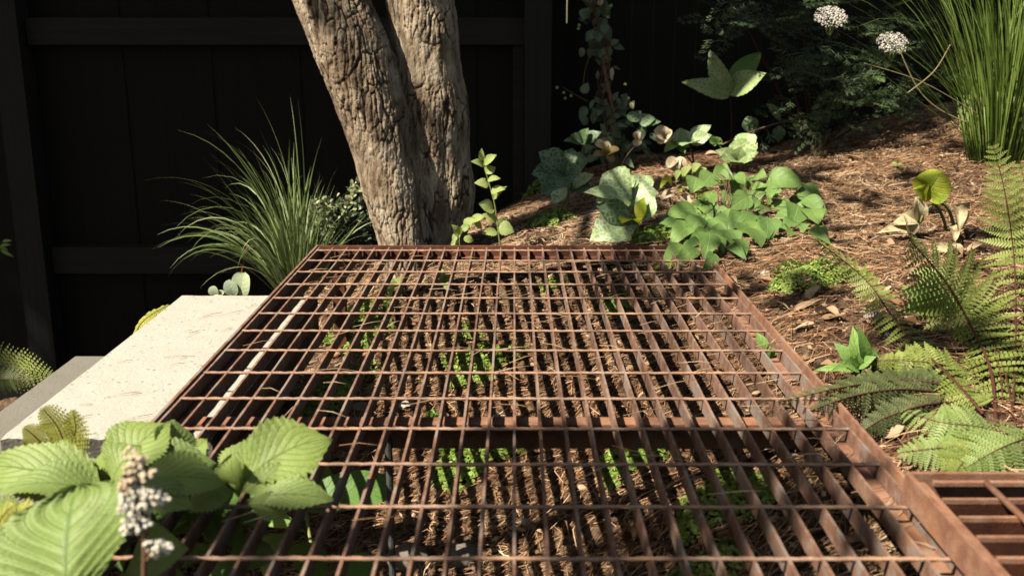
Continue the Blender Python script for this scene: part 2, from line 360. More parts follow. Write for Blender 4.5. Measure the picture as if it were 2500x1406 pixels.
def chip_field(name, n, region, mat, s0, s1, seed, lift=.004):
    rs = np.random.RandomState(seed); x0,x1,y0,y1 = region
    x = rs.uniform(x0,x1,n); y = rs.uniform(y0,y1,n); z = gz(x,y)+rs.gamma(1.5,lift*.5,n)
    S = s0+(s1-s0)*rs.rand(n)**3; a = rs.uniform(0,6.28,n); el = rs.uniform(.25,.8,n)
    u = np.c_[np.cos(a),np.sin(a),rs.normal(0,.3,n)]; v = np.c_[-np.sin(a),np.cos(a),rs.normal(0,.3,n)]
    c = np.c_[x,y,z]; V = []
    for k,(du,dv) in enumerate(((-1,-.6),(.2,-1),(1,.1),(.1,1),(-.8,.6))):
        V.append(c+u*(S*du*rs.uniform(.7,1.2,n))[:,None]+v*(S*el*dv*rs.uniform(.7,1.2,n))[:,None])
    V.append(c+np.c_[np.zeros((n,2)), S*rs.uniform(.1,.6,n)])
    V = np.stack(V,1).reshape(-1,3); i = np.arange(n)*6
    Fq = np.concatenate([np.c_[i+k,i+(k+1)%5,i+5] for k in range(5)])
    o = npmesh(name, V, Fq, np.repeat(rs.rand(n)**1.1,6), mat)
    return tag(o, kind='stuff')
t_ = chip_field('mulch', 70000, (-.6,2.0,.75,3.5), CHIP, .0014, .009, 5)
tag(t_, 'crumbly brown bark mulch and soil crumbs on the ground', 'mulch')

# ---- fences
FB = 3.46
def fence_left():
    root = empty('fence', (-.8, FB, -.55), 'black stained board fence with two horizontal rails behind the forked tree', 'fence')
    mb = MB(); x = -4.418; k = 0; rr = random.Random(2)
    zs = P(0,60,FB).z
    while x < .055:
        wd = .148; mb.box((x+wd/2, FB+.009+.004*(k%2), .15), (wd+(.006 if k%2 else -.003), .018, 2.2), r=rr.random()); x += wd; k += 1
    mb.build('board_panel', FWOOD, root, smooth=False)
    for (ya, yb) in ((44,110),(604,668)):
        za, zb = P(600,ya,3.41).z, P(600,yb,3.41).z; m2 = MB()
        xa, xb = P(64,75,3.41).x, .045
        m2.box(((xa+xb)/2, 3.4345, (za+zb)/2), (xb-xa, .049, za-zb)); m2.build('rail', RAILW, root, smooth=False)
    m3 = MB(); xp = P(35,0,3.37).x; m3.box((xp-.045, 3.413, .15), (.09, .088, 2.2)); m3.build('post', POSTW, root, smooth=False)
    m3 = MB(); xa, xb = P(1281,200,3.37).x, P(1346,200,3.37).x
    m3.box(((xa+xb)/2, 3.413, .15), (xb-xa, .088, 2.2)); m3.build('post', POSTW, root, smooth=False)
    m3 = MB(); xa, xb = P(1252,300,3.43).x, P(1279,300,3.43).x   # lower packer beside the post
    m3.box(((xa+xb)/2, 3.44, P(0,95,3.43).z-.6), (xb-xa, .036, 1.16)); m3.build('packer', RAILW, root, smooth=False)
fence_left()
def fence_right():
    Y = 3.52
    root = empty('fence', (1.2, Y, .05), 'black fence of narrow vertical boards behind the climbing vine and elder', 'fence')
    mb = MB(); fl = MB(); s = scale_at(Y, .3); rr = random.Random(4)
    px = 1344.0; xs = []
    while px < 2900: xs.append((px-1256)*s); px += 38 if px < 1380 else 52.2
    for a, b in zip(xs[:-1], xs[1:]):
        mb.box(((a+b)/2, Y+.009, .45), (b-a-.004, .018, 1.8), r=rr.random())
    for k, a in enumerate(xs[:-1]):
        zt = 1.3 if k > 1 else P(1345, 60-k*3, Y).z
        fl.box((a, Y+.006+.0, (zt-.45)/2), (.0036, .010, zt+.45))  # lighter strips colour in the faint light through the board gaps
    mb.build('board_panel', FWOOD, root, smooth=False); fl.build('joint_light_strip', RAILW, root, smooth=False)
fence_right()

# ---- cast concrete slabs
def bev_slab(name, x0,x1,y0,y1,z0,z1, mat, bev=.006, n=70):
    # gridded box with softened, slightly chipped arris
    xs = np.r_[x0, x0+bev, np.linspace(x0+bev, x1-bev, n)[1:-1], x1-bev, x1]; ys = np.r_[y0, y0+bev, np.linspace(y0+bev, y1-bev, n)[1:-1], y1-bev, y1]
    rs = random.Random(len(name)); mb = MB(); nx, ny = len(xs), len(ys); vs = []
    for j, y in enumerate(ys):
        for i, x in enumerate(xs):
            e = (i in (0,nx-1)) or (j in (0,ny-1)); q = .0008*noise.noise(Vector((x*30,y*30,0)))
            ch = abs(noise.noise(Vector((x*60,y*60,3))))*.006 if e else 0
            vs.append((x, y, z1-(bev*.7 if e else 0)-ch+q))
    fs = [(j*nx+i, j*nx+i+1, (j+1)*nx+i+1, (j+1)*nx+i) for j in range(ny-1) for i in range(nx-1)]
    mb.add(vs, fs)
    ring = [i for i in range(nx)]+[j*nx+nx-1 for j in range(1,ny)]+[(ny-1)*nx+i for i in range(nx-2,-1,-1)]+[j*nx for j in range(ny-2,0,-1)]
    b = len(mb.v)
    mb.add([(vs[k][0], vs[k][1], z0) for k in ring], [])
    for q in range(len(ring)):
        k2 = (q+1)%len(ring); mb.f.append((ring[q], b+q, b+k2, ring[k2])); mb.m.append(0)
    mb.f.append(tuple(range(b+len(ring)-1, b-1, -1))); mb.m.append(0)
    return mb.build(name, mat, None, smooth=False)
ST = -.0325
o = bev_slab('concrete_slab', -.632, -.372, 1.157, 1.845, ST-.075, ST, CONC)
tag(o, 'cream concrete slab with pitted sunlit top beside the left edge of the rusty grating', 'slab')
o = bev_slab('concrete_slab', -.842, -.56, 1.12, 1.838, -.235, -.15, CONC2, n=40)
tag(o, 'lower grey concrete step left of the cream slab', 'slab')

# ---- walkway grating
def rod(mb, x0, x1, y, z, a=.0040, pitch=.036, axis='x'):
    n = max(2, int((x1-x0)/.0045)); vs = []; c = random.random()*6
    for i in range(n+1):
        x = x0+(x1-x0)*i/n; an = c+2*math.pi*x/pitch/2; wob = .0004*math.sin(x*37+c)
        for k in range(4):
            u = a*math.cos(an+k*math.pi/2); v = a*.8*math.sin(an+k*math.pi/2)
            vs.append((x, y+u+wob, z+v) if axis == 'x' else (y+u, x, z+v))
    mb.add(vs, [(i*4+k, i*4+(k+1)%4, i*4+4+(k+1)%4, i*4+4+k) for i in range(n) for k in range(4)]+[(3,2,1,0),(n*4,n*4+1,n*4+2,n*4+3)])
def bolt(parent, c, r=.008):
    mb = MB(); mb.tube([Vector(c), Vector(c)+Vector((0,0,.002))], r*1.5, 16); mb.tube([Vector(c)+Vector((0,0,.002)), Vector(c)+Vector((0,0,.008))], r, 6)
    mb.build('bolt', ZINC, parent, smooth=False)
def bar(m, x, y0, y1, th, zb):      # flat bar with the slight bends and lumpy rust scale of an old one
    n = 90; vs = []; sd = random.uniform(0,50)
    for i in range(n+1):
        y = y0+(y1-y0)*i/n; dx = .0011*noise.noise(Vector((sd, y*2.2, 0)))+.0003*noise.noise(Vector((sd, y*30, 4))); t_ = th/2*(1+.22*noise.noise(Vector((sd, y*55, 9)))); dz = .0005*noise.noise(Vector((sd, y*5, 2)))
        vs += [(x+dx-t_, y, dz), (x+dx+t_, y, dz), (x+dx+th/2, y, zb), (x+dx-th/2, y, zb)]
    m.add(vs, [(i*4+k, i*4+(k+1)%4, i*4+4+(k+1)%4, i*4+4+k) for i in range(n) for k in range(4)]+[(3,2,1,0),(n*4,n*4+1,n*4+2,n*4+3)])
def build_grating():
    root = empty('metal_grating', (0, 1.2, -.03), 'large rusty steel floor grating with square cells in the middle of the bed', 'grating')
    y0, y1 = .42, 2.128
    for k in range(-14, 14):
        m = MB(); bar(m, k*.03, y0, y1, .0030, -.0185); m.build('bearing_bar', RUST, root, smooth=False)
    for k in range(-3, 14):
        m = MB(); rod(m, -.4215, .3925, .80+.1*k, -.0010, .0029); m.build('cross_rod', RUSTL, root, smooth=True)
    m = MB(); m.box((-.4265, (y0+2.14)/2, -.0148), (.0042, 2.14-y0, .0346)); m.box((-.4115, (y0+2.10)/2, -.0301), (.0256, 2.10-y0, .004)); m.build('side_frame', RUST, root, smooth=False)
    m = MB(); m.box((.4008, (y0+2.14)/2, -.0110), (.0042, 2.14-y0, .030)); m.box((.3850, (y0+2.10)/2, -.0215), (.0272, 2.10-y0, .004)); m.build('side_frame', RUSTO, root, smooth=False)
    m = MB(); m.box((-.012, 2.1335, -.0105), (.822, .005, .027)); m.box((-.012, 2.1155, -.0217), (.822, .031, .004)); m.build('end_frame', RUSTD, root, smooth=False)
    m = MB(); m.box((-.013, 1.183, -.0257), (.815, .026, .0040)); m.box((-.013, 1.1935, -.0460), (.815, .005, .0362)); b = m.build('cross_beam', RUSTO, root, smooth=False)
    m = MB(); m.box((-.022, 1.206, -.036), (.036, .020, .006)); m.build('clip', RUSTD, root, smooth=False)
    bolt(root, (-.022, 1.206, -.033), .0055)
    bolt(root, (-.408, 1.206, -.0281), .0052)
    for (x, y, r, mt, zt) in ((-.354,1.98,.012,RUSTD,-.0238),(.36,2.02,.012,RUSTD,-.0238),(-.158,1.183,.0045,PIPE,-.0490),(.36,.6,.012,RUSTD,-.0238),(-.40,.6,.012,RUSTD,-.0238)):
        m = MB(); zb = gz1(x,y)-.03
        if mt is PIPE: m.tube([(x,y,zb),(x,y,zt)], r, 10)
        else: m.box((x,y,(zt+zb)/2), (r*2,r*2,zt-zb))
        m.build('leg', mt, root, smooth=False)
build_grating()
def build_box():
    root = empty('raised_grating', (.5, .5, .0035), 'raised rusty grating box with slotted top at the lower right corner', 'grating')
    x0, x1, y0, y1, z0, z1 = .378, .70, .30, .905, .0045, .034
    m = MB(); t = .005
    m.box((x0+t/2,(y0+y1)/2,(z0+z1)/2), (t,y1-y0,z1-z0)); m.box(((x0+x1)/2+t/2,y1-t/2,(z0+z1)/2+.0003), (x1-x0-t,t,z1-z0)); m.box((x1+t/2,(y0+y1)/2,(z0+z1)/2), (t,y1-y0,z1-z0-.002))
    m.build('frame', RUSTO, root, smooth=False)
    m = MB(); m.box((x0+t+.0055,(y0+y1-2*t)/2,z1-.008), (.0108,y1-y0-2*t,.004)); m.box(((x0+x1)/2+.008,y1-t-.003,z1-.0082), (x1-x0-.034,.0058,.004)); m.build('ledge', RUSTO, root, smooth=False)
    y = y1-.0425
    while y > y0+.03:
        m = MB(); m.box(((x0+x1)/2+.008, y, z1-.0098), (x1-x0-.024, .0044, .0044)); m.box(((x0+x1)/2+.008, y, z1-.0205), (x1-x0-.024, .0038, .0168), m=1); m.build('bearing_bar', [RUSTO, RUST_SHADE], root, smooth=False); y -= .0362  # lighter top strip; lower body coloured dark as shade in the openings
    for xx in (.452, .552, .652):
        m = MB(); m.tube([(xx,y0+.01,z1-.0062),(xx,y1-.012,z1-.0062)], .0034, 10); m.build('cross_rod', RUSTO, root)
    m = MB(); m.box(((x0+x1)/2+.002,(y0+y1)/2-.003,z0+.0035), (x1-x0-t-.004,y1-y0-t-.006,.003)); m.build('shade_base_plate', RUST_SHADE, root, smooth=False)  # bottom added to the box, interior shade put into its dark colour
build_box()

# ---- tree
def spl(tab, q):
    ys = [t[0] for t in tab]; return [float(np.interp(q, ys, [t[k] for t in tab])) for k in range(1, len(tab[0]))]
def stem_mesh(mb, tab, Y0, lean, nz, nth, seed, ztop):
    # tab rows: pixel row, centre column, radius in pixels
    s = scale_at(Y0, .2); rows = []
    for (py, cx, r) in tab:
        p = P(cx, py, Y0); rows.append((p.z, p.x, r*s))
    rows.sort(); zb = rows[0][0]-.16; rows = [(zb, rows[0][1], rows[0][2]*1.22)]+rows
    d = (rows[-1][1]-rows[-3][1])/(rows[-1][0]-rows[-3][0])
    rows.append((ztop, rows[-1][1]+d*(ztop-rows[-1][0]), rows[-1][2]*.72))
    zz = np.r_[np.linspace(zb, .66, nz), np.linspace(.70, ztop, 50)]
    X = np.interp(zz, [r[0] for r in rows], [r[1] for r in rows]); Rr = np.interp(zz, [r[0] for r in rows], [r[2] for r in rows])
    ker = np.ones(21)/21; X = np.convolve(np.pad(X,10,'edge'), ker, 'valid'); Rr = np.convolve(np.pad(Rr,10,'edge'), ker, 'valid')
    vs = []; rn = []
    for i, z in enumerate(zz):
        cy = Y0+lean*(z-zz[0])
        for j in range(nth):
            a = 2*math.pi*j/nth; ca, sa = math.cos(a), math.sin(a)
            r = Rr[i]; p = Vector((X[i]+ca*r, cy+sa*r, z))
            big = noise.noise(Vector((ca*1.3, sa*1.3, z*2.0+seed)))*.10+noise.noise(Vector((ca*3, sa*3, z*5+seed)))*.035
            q = Vector((p.x*1.0+.007*noise.noise(p*18), p.y+.007*noise.noise(p*18+Vector((5,1,3))), p.z*.17+.010*noise.noise(p*22)))*70
            ds = noise.voronoi(q)[0]; e = min(1.0, (ds[1]-ds[0])/.20)
            q2 = Vector((p.x+.005*noise.noise(p*60), p.y, p.z*.42))*135; d2 = noise.voronoi(q2)[0]; e2 = min(1.0, (d2[1]-d2[0])/.22); pl = noise.noise(Vector((ds[0]*0+q.x*.5, q.y*.5, q.z*.5)))
            m = max(0.0, min(1.0, .55+1.5*noise.noise(p*9+Vector((seed,0,0)))))
            h = .0054*(e**.4)*(.25+.75*m)+.0024*(e2**.5)*(.4+.6*m)+.0035*pl+.0018*noise.noise(Vector((p.x*150,p.y*150,p.z*45)))
            rr = r*(1+big)+h-.006
            vs.append((X[i]+ca*rr, cy+sa*rr, z)); rn.append(min(e+.35*(1-m), .45+.55*e2))
    n = len(zz)
    fs = [(i*nth+j, i*nth+(j+1)%nth, (i+1)*nth+(j+1)%nth, (i+1)*nth+j) for i in range(n-1) for j in range(nth)]
    mb.add(vs, fs, r=rn)
    return Vector((X[-1], Y0+lean*(ztop-zz[0]), ztop)), Rr[-1]
def build_tree():
    root = empty('forked_tree', (-.22, 2.36, -.12), 'thick tree forking low into two stems with cracked tan bark before the fence', 'tree')
    mb = MB()
    L = [(0,798,93),(70,832,97),(150,866,95),(230,893,92),(300,917,89),(380,940,86),(450,957,85),(520,975,76),(600,990,72),(660,998,76)]
    Rt = [(0,1019,85),(100,1031,88),(200,1043,90),(300,1052,92),(400,1062,88),(480,1068,92),(540,1058,90),(600,1048,86),(660,1044,92)]
    a, ra = stem_mesh(mb, L, 2.33, .05, 400, 250, 3.0, 1.5)
    b, rb = stem_mesh(mb, Rt, 2.40, .06, 400, 250, 9.0, 1.5)
    mb.build('trunk', BARK, root)
    # crown out of view: leaf clumps placed along sun rays to shade bed and fence
    blobs = []
    def sh(px, py, Y, rad, z=2.7, dens=1.0, up=0.0):
        t = P(px,py,Y); t.z += up; k = (z-t.z)/SUN.z; blobs.append((t+SUN*k, rad, dens))
    for px in range(0, 1400, 170):
        for py in (20, 230, 440, 650): sh(px, py, 3.4, .25, 2.9+.25*math.sin(px), 1.15)
    for px in range(1420, 2600, 160):
        for py in (-60, 110, 250): sh(px, py, 3.45, .24, 2.8, 1.5)
    rq = random.Random(12)
    for _ in range(34):
        px = rq.uniform(1500,2420); py = rq.uniform(330,820); g = G(px,py); blobs.append((g+SUN*((2.5-g.z)/SUN.z), rq.uniform(.025,.065), 1.1))
    for (px,py,Y,rad,d) in SHADE: sh(px,py,Y,rad,2.55,d)
    for (x,y,z,rad,d) in ((-1.2,2.1,-.4,.25,1.4),(-1.4,1.7,-.45,.25,1.2),(-1.0,2.5,-.5,.25,1.6),(-1.4,2.6,-.6,.3,1.6),(-1.2,3.0,-.6,.3,1.6),(-.8,3.1,-.6,.25,1.6)): blobs.append((Vector((x,y,z))+SUN*((2.6-z)/SUN.z), rad, d))
    rs = np.random.RandomState(11); cs = []; dens = []
    for (c, rad, d) in blobs:
        n = int(190*d*(rad/.22)**2); q = rs.normal(0,1,(n,3)); q /= np.linalg.norm(q,axis=1)[:,None]
        q = q*(rs.rand(n)**(.42))[:,None]*rad; q[:,2] *= .8
        cs.append(q+np.array(c))
    c = np.concatenate(cs); n = len(c)
    u = rs.normal(0,1,(n,3)); u /= np.linalg.norm(u,axis=1)[:,None]; v = np.cross(u, rs.normal(0,1,(n,3))); v /= np.linalg.norm(v,axis=1)[:,None]
    keep = np.ones(n, bool); S_ = np.array(SUN)
    for (K, rk) in LIT:  # drop leaves that would shade spots meant to stay sunlit
        D = c-np.array(K); al = D@S_; keep &= ~((np.linalg.norm(D-al[:,None]*S_, axis=1) < rk) & (al > 0))
    c = c[keep]; n = len(c); u = u[keep]; v = v[keep]
    Ls = rs.uniform(.034,.06,n)[:,None]; Ws = Ls*.55
    V = np.stack([c-u*Ls, c-u*Ls*.1+v*Ws, c+u*Ls, c-u*Ls*.1-v*Ws],1).reshape(-1,3); i = np.arange(n)*4
    cr = npmesh('shade_crown', V, np.c_[i,i+1,i+2,i+3], np.repeat(rs.rand(n),4), CROWNL, root)
    lm = MB()  # limbs added to tie the shade clumps to the stems
    for (bc, rad, d) in blobs[::2]:
        s0 = a if bc.x < -1.2 else b; mid = s0.lerp(bc, .45)+Vector((0,0,.25))
        pts = [s0.lerp(mid, t)*(1-t)+mid.lerp(bc, t)*t for t in (0,.2,.4,.6,.8,1)]
        lm.tube([s0-Vector((0,0,.1))]+pts[1:], [.012,.010,.008,.006,.005,.003], 6, r=.8)
    for s0, r0, tgt in ((a, ra, Vector((-1.6,2.4,2.6))),(b, rb, Vector((-.5,2.6,2.7)))):
        lm.tube([s0-Vector((0,0,.05)), s0.lerp(tgt,.4)+Vector((0,0,.12)), tgt], [r0*.95, r0*.4, r0*.12], 14, r=.8)
    lm.build('limb', BARK, root)
LIT = [(P(2028,36,3.02),.07),(P(2178,95,3.02),.07),(P(1760,190,3.05),.15),(P(1850,180,3.03),.08),(P(1690,205,3.03),.08),(P(1620,330,2.8),.05),(P(1700,330,2.85),.06),(P(1810,360,2.72),.07),(P(1530,480,2.3),.12),(P(1640,600,2.3),.12),(P(1700,560,2.4),.12),(P(1850,500,2.4),.14),
       (P(600,500,2.4),.16),(P(730,450,2.4),.16),(P(700,620,2.4),.14),(P(830,520,2.5),.08),(P(1200,450,2.3),.08),(P(1200,540,2.3),.08),(P(1350,540,2.5),.08),(P(1300,1050,1.1),.0),(P(2420,150,2.8),.12),(P(2430,40,2.8),.12),
       (P(400,800,1.5),.16),(P(200,1000,1.25),.16),(P(600,740,1.8),.12),(P(1000,800,1.6),.22),(P(1400,800,1.5),.2),(P(1970,690,2.0),.12),(P(1900,850,1.5),.12),(P(2250,560,2.2),.12),(P(2100,450,2.6),.06),
       (P(350,1130,.95),.07),(P(680,1110,.93),.07),(P(720,1200,.88),.05),(P(600,1130,.93),.05),(P(120,1250,.75),.08),(P(345,1200,.62),.10),(P(1830,330,2.78),.06),(P(1400,500,2.75),.05),(P(1060,480,2.33),.10),(P(1060,560,2.33),.10)]
SHADE = [(1330,1120,1.05,.10,.7),(1480,1200,.95,.12,.9),(1650,1130,1.02,.11,.8),(1850,1120,1.04,.10,.8),(1560,1350,.85,.12,.8),(1300,1330,.86,.09,.6),(2000,1280,.92,.09,.45),
         (1400,430,2.9,.10,1.3),(1380,370,3.1,.09,1.3),(1480,300,3.2,.14,1.0),(2050,330,3.2,.16,1.0),(2230,310,3.1,.13,.8),(1900,400,2.9,.10,.5),(2250,420,2.7,.11,.5),(2100,490,2.5,.10,.28),(1700,370,3.1,.08,.5),(2150,960,1.5,.11,.8),(2400,950,1.45,.08,.5),(2450,600,2.0,.08,.4),
         (440,1330,.84,.06,2.4),(560,1300,.88,.07,2.2),(680,1360,.85,.07,1.8),(760,1300,.9,.05,.8),(1000,1380,.85,.07,.6),
         (800,40,2.25,.06,.7),(850,130,2.25,.05,.6),(900,330,2.25,.05,.8),(890,230,2.25,.05,.7),(1010,300,2.3,.04,.8)]
build_tree()
# ================================================================ PLANTS: leaf, blade and frond builders
PROF = {
 'ovate': lambda s: (math.sin(math.pi*min(1,s)**.72))**.85*(1-.12*s),
 'lance': lambda s: (math.sin(math.pi*min(1,s)**.85))**1.05,
 'heart': lambda s: min(1.0, .55+2.2*s)*(max(0.0,1-s)**.55)*1.12 if s > .02 else .45,
 'hround': lambda s: (math.sin(math.pi*min(1,s)**.64))**.74*(1.06-.22*s),
 'round': lambda s: math.sqrt(max(0.0, 1-(2*s-1)**2))**.85,
 'obov':  lambda s: (math.sin(math.pi*min(1,s)**1.35))**.75,
 'spoon': lambda s: .18+.82*(math.sin(math.pi*min(1,max(0,(s-.25)/.75))**1.1)**.8 if s > .25 else 0),
 'rodp': lambda s: (math.sin(math.pi*min(1,s)**1.35))**.9*(1.0-.25*max(0,s-.75)/.25),
 'rodg':  lambda s: (math.sin(math.pi*min(1,s)**1.25))**.8*(1 if s < .9 else .95),
}
PR = {k: (lambda f: lambda s: f(s))(v) for k, v in PROF.items()}
def leaf(mb, p0, p1, W, nrm=None, prof='ovate', arch=.08, fold=.18, serr=0.0, teeth=14, quilt=0.0, nv=7, kv=1.5, wave=.03, seg=16, across=4, m=0, r=.5, curl=0.0):
    p0 = Vector(p0); p1 = Vector(p1); d = p1-p0; L = d.length
    if L < 1e-6: return
    t = d/L
    n = Vector(nrm) if nrm is not None else Vector((-.15,-.55,.8))
    n = (n-t*n.dot(t))
    if n.length < .05: n = Vector((0,-1,.3)); n = n-t*n.dot(t)
    n.normalize(); side = t.cross(n).normalized(); f = PR[prof]
    vs = []; uv = []; ph = random.random()*6; tw = random.uniform(-.15,.15)
    for i in range(seg+1):
        s = i/seg; c = p0+d*s+n*(arch*L*(4*s*(1-s)))-n*(curl*L*s**3)
        hw = W/2*max(0.012, f(s))
        sd = (side+n*tw*s).normalized()
        for j in range(-across, across+1):
            u = j/across; au = abs(u)
            tooth = 0
            if serr and 0.05 < s: 
                q = (s*teeth+.13*math.sin(9*s+ph)) % 1.0; tooth = serr*(q if q < .8 else (1-q)/.2*.8)*(au**4)*(.6+.6*abs(math.sin(4.1*s+ph*u)))
            x = u*hw*(1+tooth)
            zq = 0
            if quilt:
                q = (s*nv-(au**1.05)*kv) % 1.0; zq = quilt*W*(abs(math.sin(math.pi*(q+.5)))*-1)*min(1, au*3)*(1-.5*au**4)
            z = fold*hw*(au**1.2)+zq+wave*W*math.sin(5*s+ph+(1.6 if u > 0 else 0))*au*au
            vs.append(c+sd*x+n*z); uv.append((u, s))
    k = 2*across+1
    mb.add(vs, [(i*k+j, i*k+j+1, (i+1)*k+j+1, (i+1)*k+j) for i in range(seg) for j in range(k-1)], uv, r=r, m=m)
def PS(px, py, Y, h=.010):       # the same, kept above the soil
    for _ in range(60):
        p = P(px, py, Y)
        if p.z > gz1(p.x, p.y)+h: break
        Y *= .988
    return p
def lpx(mb, a, b, wpx, Y, Y2=None, **kw):        # leaf between two points seen in the photograph, at known depths
    Y2 = Y if Y2 is None else Y2
    p0 = PS(a[0],a[1],Y); p1 = PS(b[0],b[1],Y2)
    if p0.y-p1.y > .08: p0 = P(a[0],a[1],p1.y+.06)
    if p1.y-p0.y > .12: p1 = P(b[0],b[1],p0.y+.06)
    Y, Y2 = p0.y, p1.y
    n = Vector(kw.pop('nrm', (-.15,-.75,.65))); t = (p1-p0).normalized(); n = n-t*n.dot(t); n.normalize()
    vw = (p0-CAMP).normalized(); pr = (t-vw*t.dot(vw)).normalized(); sd = t.cross(n); fc = abs((sd-vw*sd.dot(vw)).dot(pr.cross(vw)))
    leaf(mb, p0, p1, wpx*scale_at((Y+Y2)/2, (p0.z+p1.z)/2)/max(.62, fc), nrm=n, **kw)
def path(pts): return [P(x,y,Y) for (x,y,Y) in pts]
def smooth_path(pts, n=10):
    pts = [Vector(p) for p in pts]; out = []
    for i in range(len(pts)-1):
        a = pts[max(i-1,0)]; b = pts[i]; c = pts[i+1]; d = pts[min(i+2,len(pts)-1)]
        for k in range(n):
            t = k/n; out.append(.5*((2*b)+(c-a)*t+(2*a-5*b+4*c-d)*t*t+(3*b-a-3*c+d)*t**3))
    out.append(pts[-1]); return out
def stem(mb, pts, r0, r1=None, n=6, k=6, r=.5, m=0):
    q = smooth_path(pts, k); r1 = r0 if r1 is None else r1
    mb.tube(q, [r0+(r1-r0)*i/(len(q)-1) for i in range(len(q))], n, r=r, m=m)
def blade(mb, p, d, L, W, droop, seg=9, r=.5, m=0, bias=(0,0)):
    p = Vector(p); d = Vector(d).normalized(); vs = []; hd = Vector((d.x,d.y,0)); hd = hd.normalized() if hd.length > .05 else Vector((1,0,0))
    sd = Vector((-hd.y, hd.x, 0)); ro = random.uniform(-.8,.8); st = L/seg
    for i in range(seg+1):
        s = i/seg; w = W/2*min(1,.35+s*2.2)*max(.02,(1-s**2.2)); nn = d.cross(sd); sv = (sd*math.cos(ro)+nn*math.sin(ro))
        vs += [p-sv*w, p+nn*w*.35, p+sv*w]
        d = (d+Vector((bias[0]*st, bias[1]*st, -droop*st*(.35+s*1.3)))).normalized(); p = p+d*st
    mb.add(vs, [(i*3+j, i*3+j+1, i*3+j+4, i*3+j+3) for i in range(seg) for j in (0,1)], r=r, m=m)
def pinna(mb, p, d, n, L, wp, npairs, r, cut=.95):
    # one feather of a fern: small overlapping lobes both sides of a thin midrib
    d = Vector(d).normalized(); n = Vector(n); n = (n-d*n.dot(d)).normalized(); s_ = d.cross(n)
    k = 0
    for i in range(npairs+1):
        t = i/npairs; q = p+d*(L*t)-n*(L*.14*t*t); w = wp*(1-t**1.6)*.62*(1 if t > .08 else .8)+.0014; ln = L/npairs*cut
        for sg in (-1,1):
            o = (s_*sg+d*.55).normalized(); tip = q+o*w; hw = ln*.5
            a = q-d*hw*.5; b = q+o*w*.55-d*hw*.75+n*w*.1; c = tip+n*w*.05; e = q+o*w*.6+d*hw*.85+n*w*.1; f = q+d*hw
            mb.add([a,b,c,e,f], [(0,1,2,3,4)], r=min(1,max(0,r+random.uniform(-.18,.18))))
    mb.tube([p, p+d*(L*.5)-n*(L*.035), p+d*L-n*(L*.14)], [.0007,.0005,.0002], 3, r=max(0,r-.2), cap=False)
def frond(name, pts, Wd, n0, mat, rmat, parent, npin=18, npn=9, start=.12, rr=.0016, r=.5, droop=.25, wratio=.36, fwd=.35, taper=.9, cut=.95):
    q = smooth_path(pts, 12); N = len(q); n0 = Vector(n0)
    ml = MB(); rc = MB(); rc.tube(q, [rr*(1-.75*i/N) for i in range(N)], 5, r=.5)
    for i in range(npin):
        t = start+(1-start)*(i+.5)/npin; x = t*(N-1); j = int(x); f = x-j
        p = q[j].lerp(q[min(j+1,N-1)], f); d = (q[min(j+1,N-1)]-q[max(j-1,0)]).normalized()
        n = (n0-d*n0.dot(d)).normalized(); s_ = d.cross(n)
        u = (t-start)/(1-start); L = Wd*.5*(math.sin(math.pi*min(1,.18+.82*u)**.8)**.8 if u < .5 else (1-((u-.5)/.5)**1.25*taper)*.98)
        L = max(L, Wd*.03)*random.uniform(.92,1.06)
        for sg in (-1,1):
            pd = (s_*sg+d*fwd-n*droop*random.uniform(.4,1.4)).normalized()
            pinna(ml, p, pd, n, L, L*wratio+.002, max(4, int(npn*(L/(Wd*.5))**.6)), min(1,max(0,r+random.uniform(-.25,.25))), cut)
    g = ml.build(name, mat, parent); s = rc.build('stalk', rmat, g); s.location = (0,0,0) if g.parent else s.location
    s.parent = g; s.location = (0,0,0)
    return g
def moss(px, py, rx, ry, label, Y=None, n=700, hgt=.02, leafr=.0030, seed=0, hue=0.0, gnd=True):
    # a low cushion of tiny round leaves; rx, ry in metres
    rs = np.random.RandomState(seed+17); c = G(px,py) if Y is None else P(px,py,Y)
    root_z = gz1(c.x,c.y)
    a = rs.uniform(0,6.283,n); q = np.sqrt(rs.rand(n)); irr = 1+.22*np.sin(3*a+seed)+.15*np.sin(5*a+2*seed)
    x = c.x+np.cos(a)*q*rx*irr; y = c.y+np.sin(a)*q*ry*irr
    h = hgt*np.sqrt(np.clip(1-q**2,0,1))*(1+.25*np.sin(70*x)*np.sin(60*y)); z = gz(x,y)+h*rs.uniform(.75,1.05,n)+.002
    nrm = np.c_[np.cos(a)*q*.8, np.sin(a)*q*.8, np.ones(n)]+rs.normal(0,.42,(n,3)); nrm /= np.linalg.norm(nrm,axis=1)[:,None]
    u = np.cross(nrm, np.c_[np.ones(n),np.zeros(n),np.zeros(n)]); u /= np.linalg.norm(u,axis=1)[:,None]; v = np.cross(nrm,u)
    S = leafr*rs.uniform(.6,1.25,n)[:,None]; C0 = np.c_[x,y,z]; V = [C0+(u*math.cos(k*math.pi/3)+v*math.sin(k*math.pi/3))*S for k in range(6)]
    V = np.stack(V,1).reshape(-1,3); i = np.arange(n)*6
    o = npmesh('creeping_plant', V, np.c_[i,i+1,i+2,i+3,i+4,i+5], np.repeat(np.clip(rs.normal(.5+hue,.25,n),0,1),6), MOSSM)
    tag(o, label, 'ground cover', 'cushions of tiny-leaved creeping plant')
    V0 = np.array([c.x,c.y,root_z]); co = np.array([vv.co[:] for vv in o.data.vertices])-V0
    o.data.vertices.foreach_set('co', co.astype(np.float32).ravel()); o.location = V0; o.data.update()
    return o
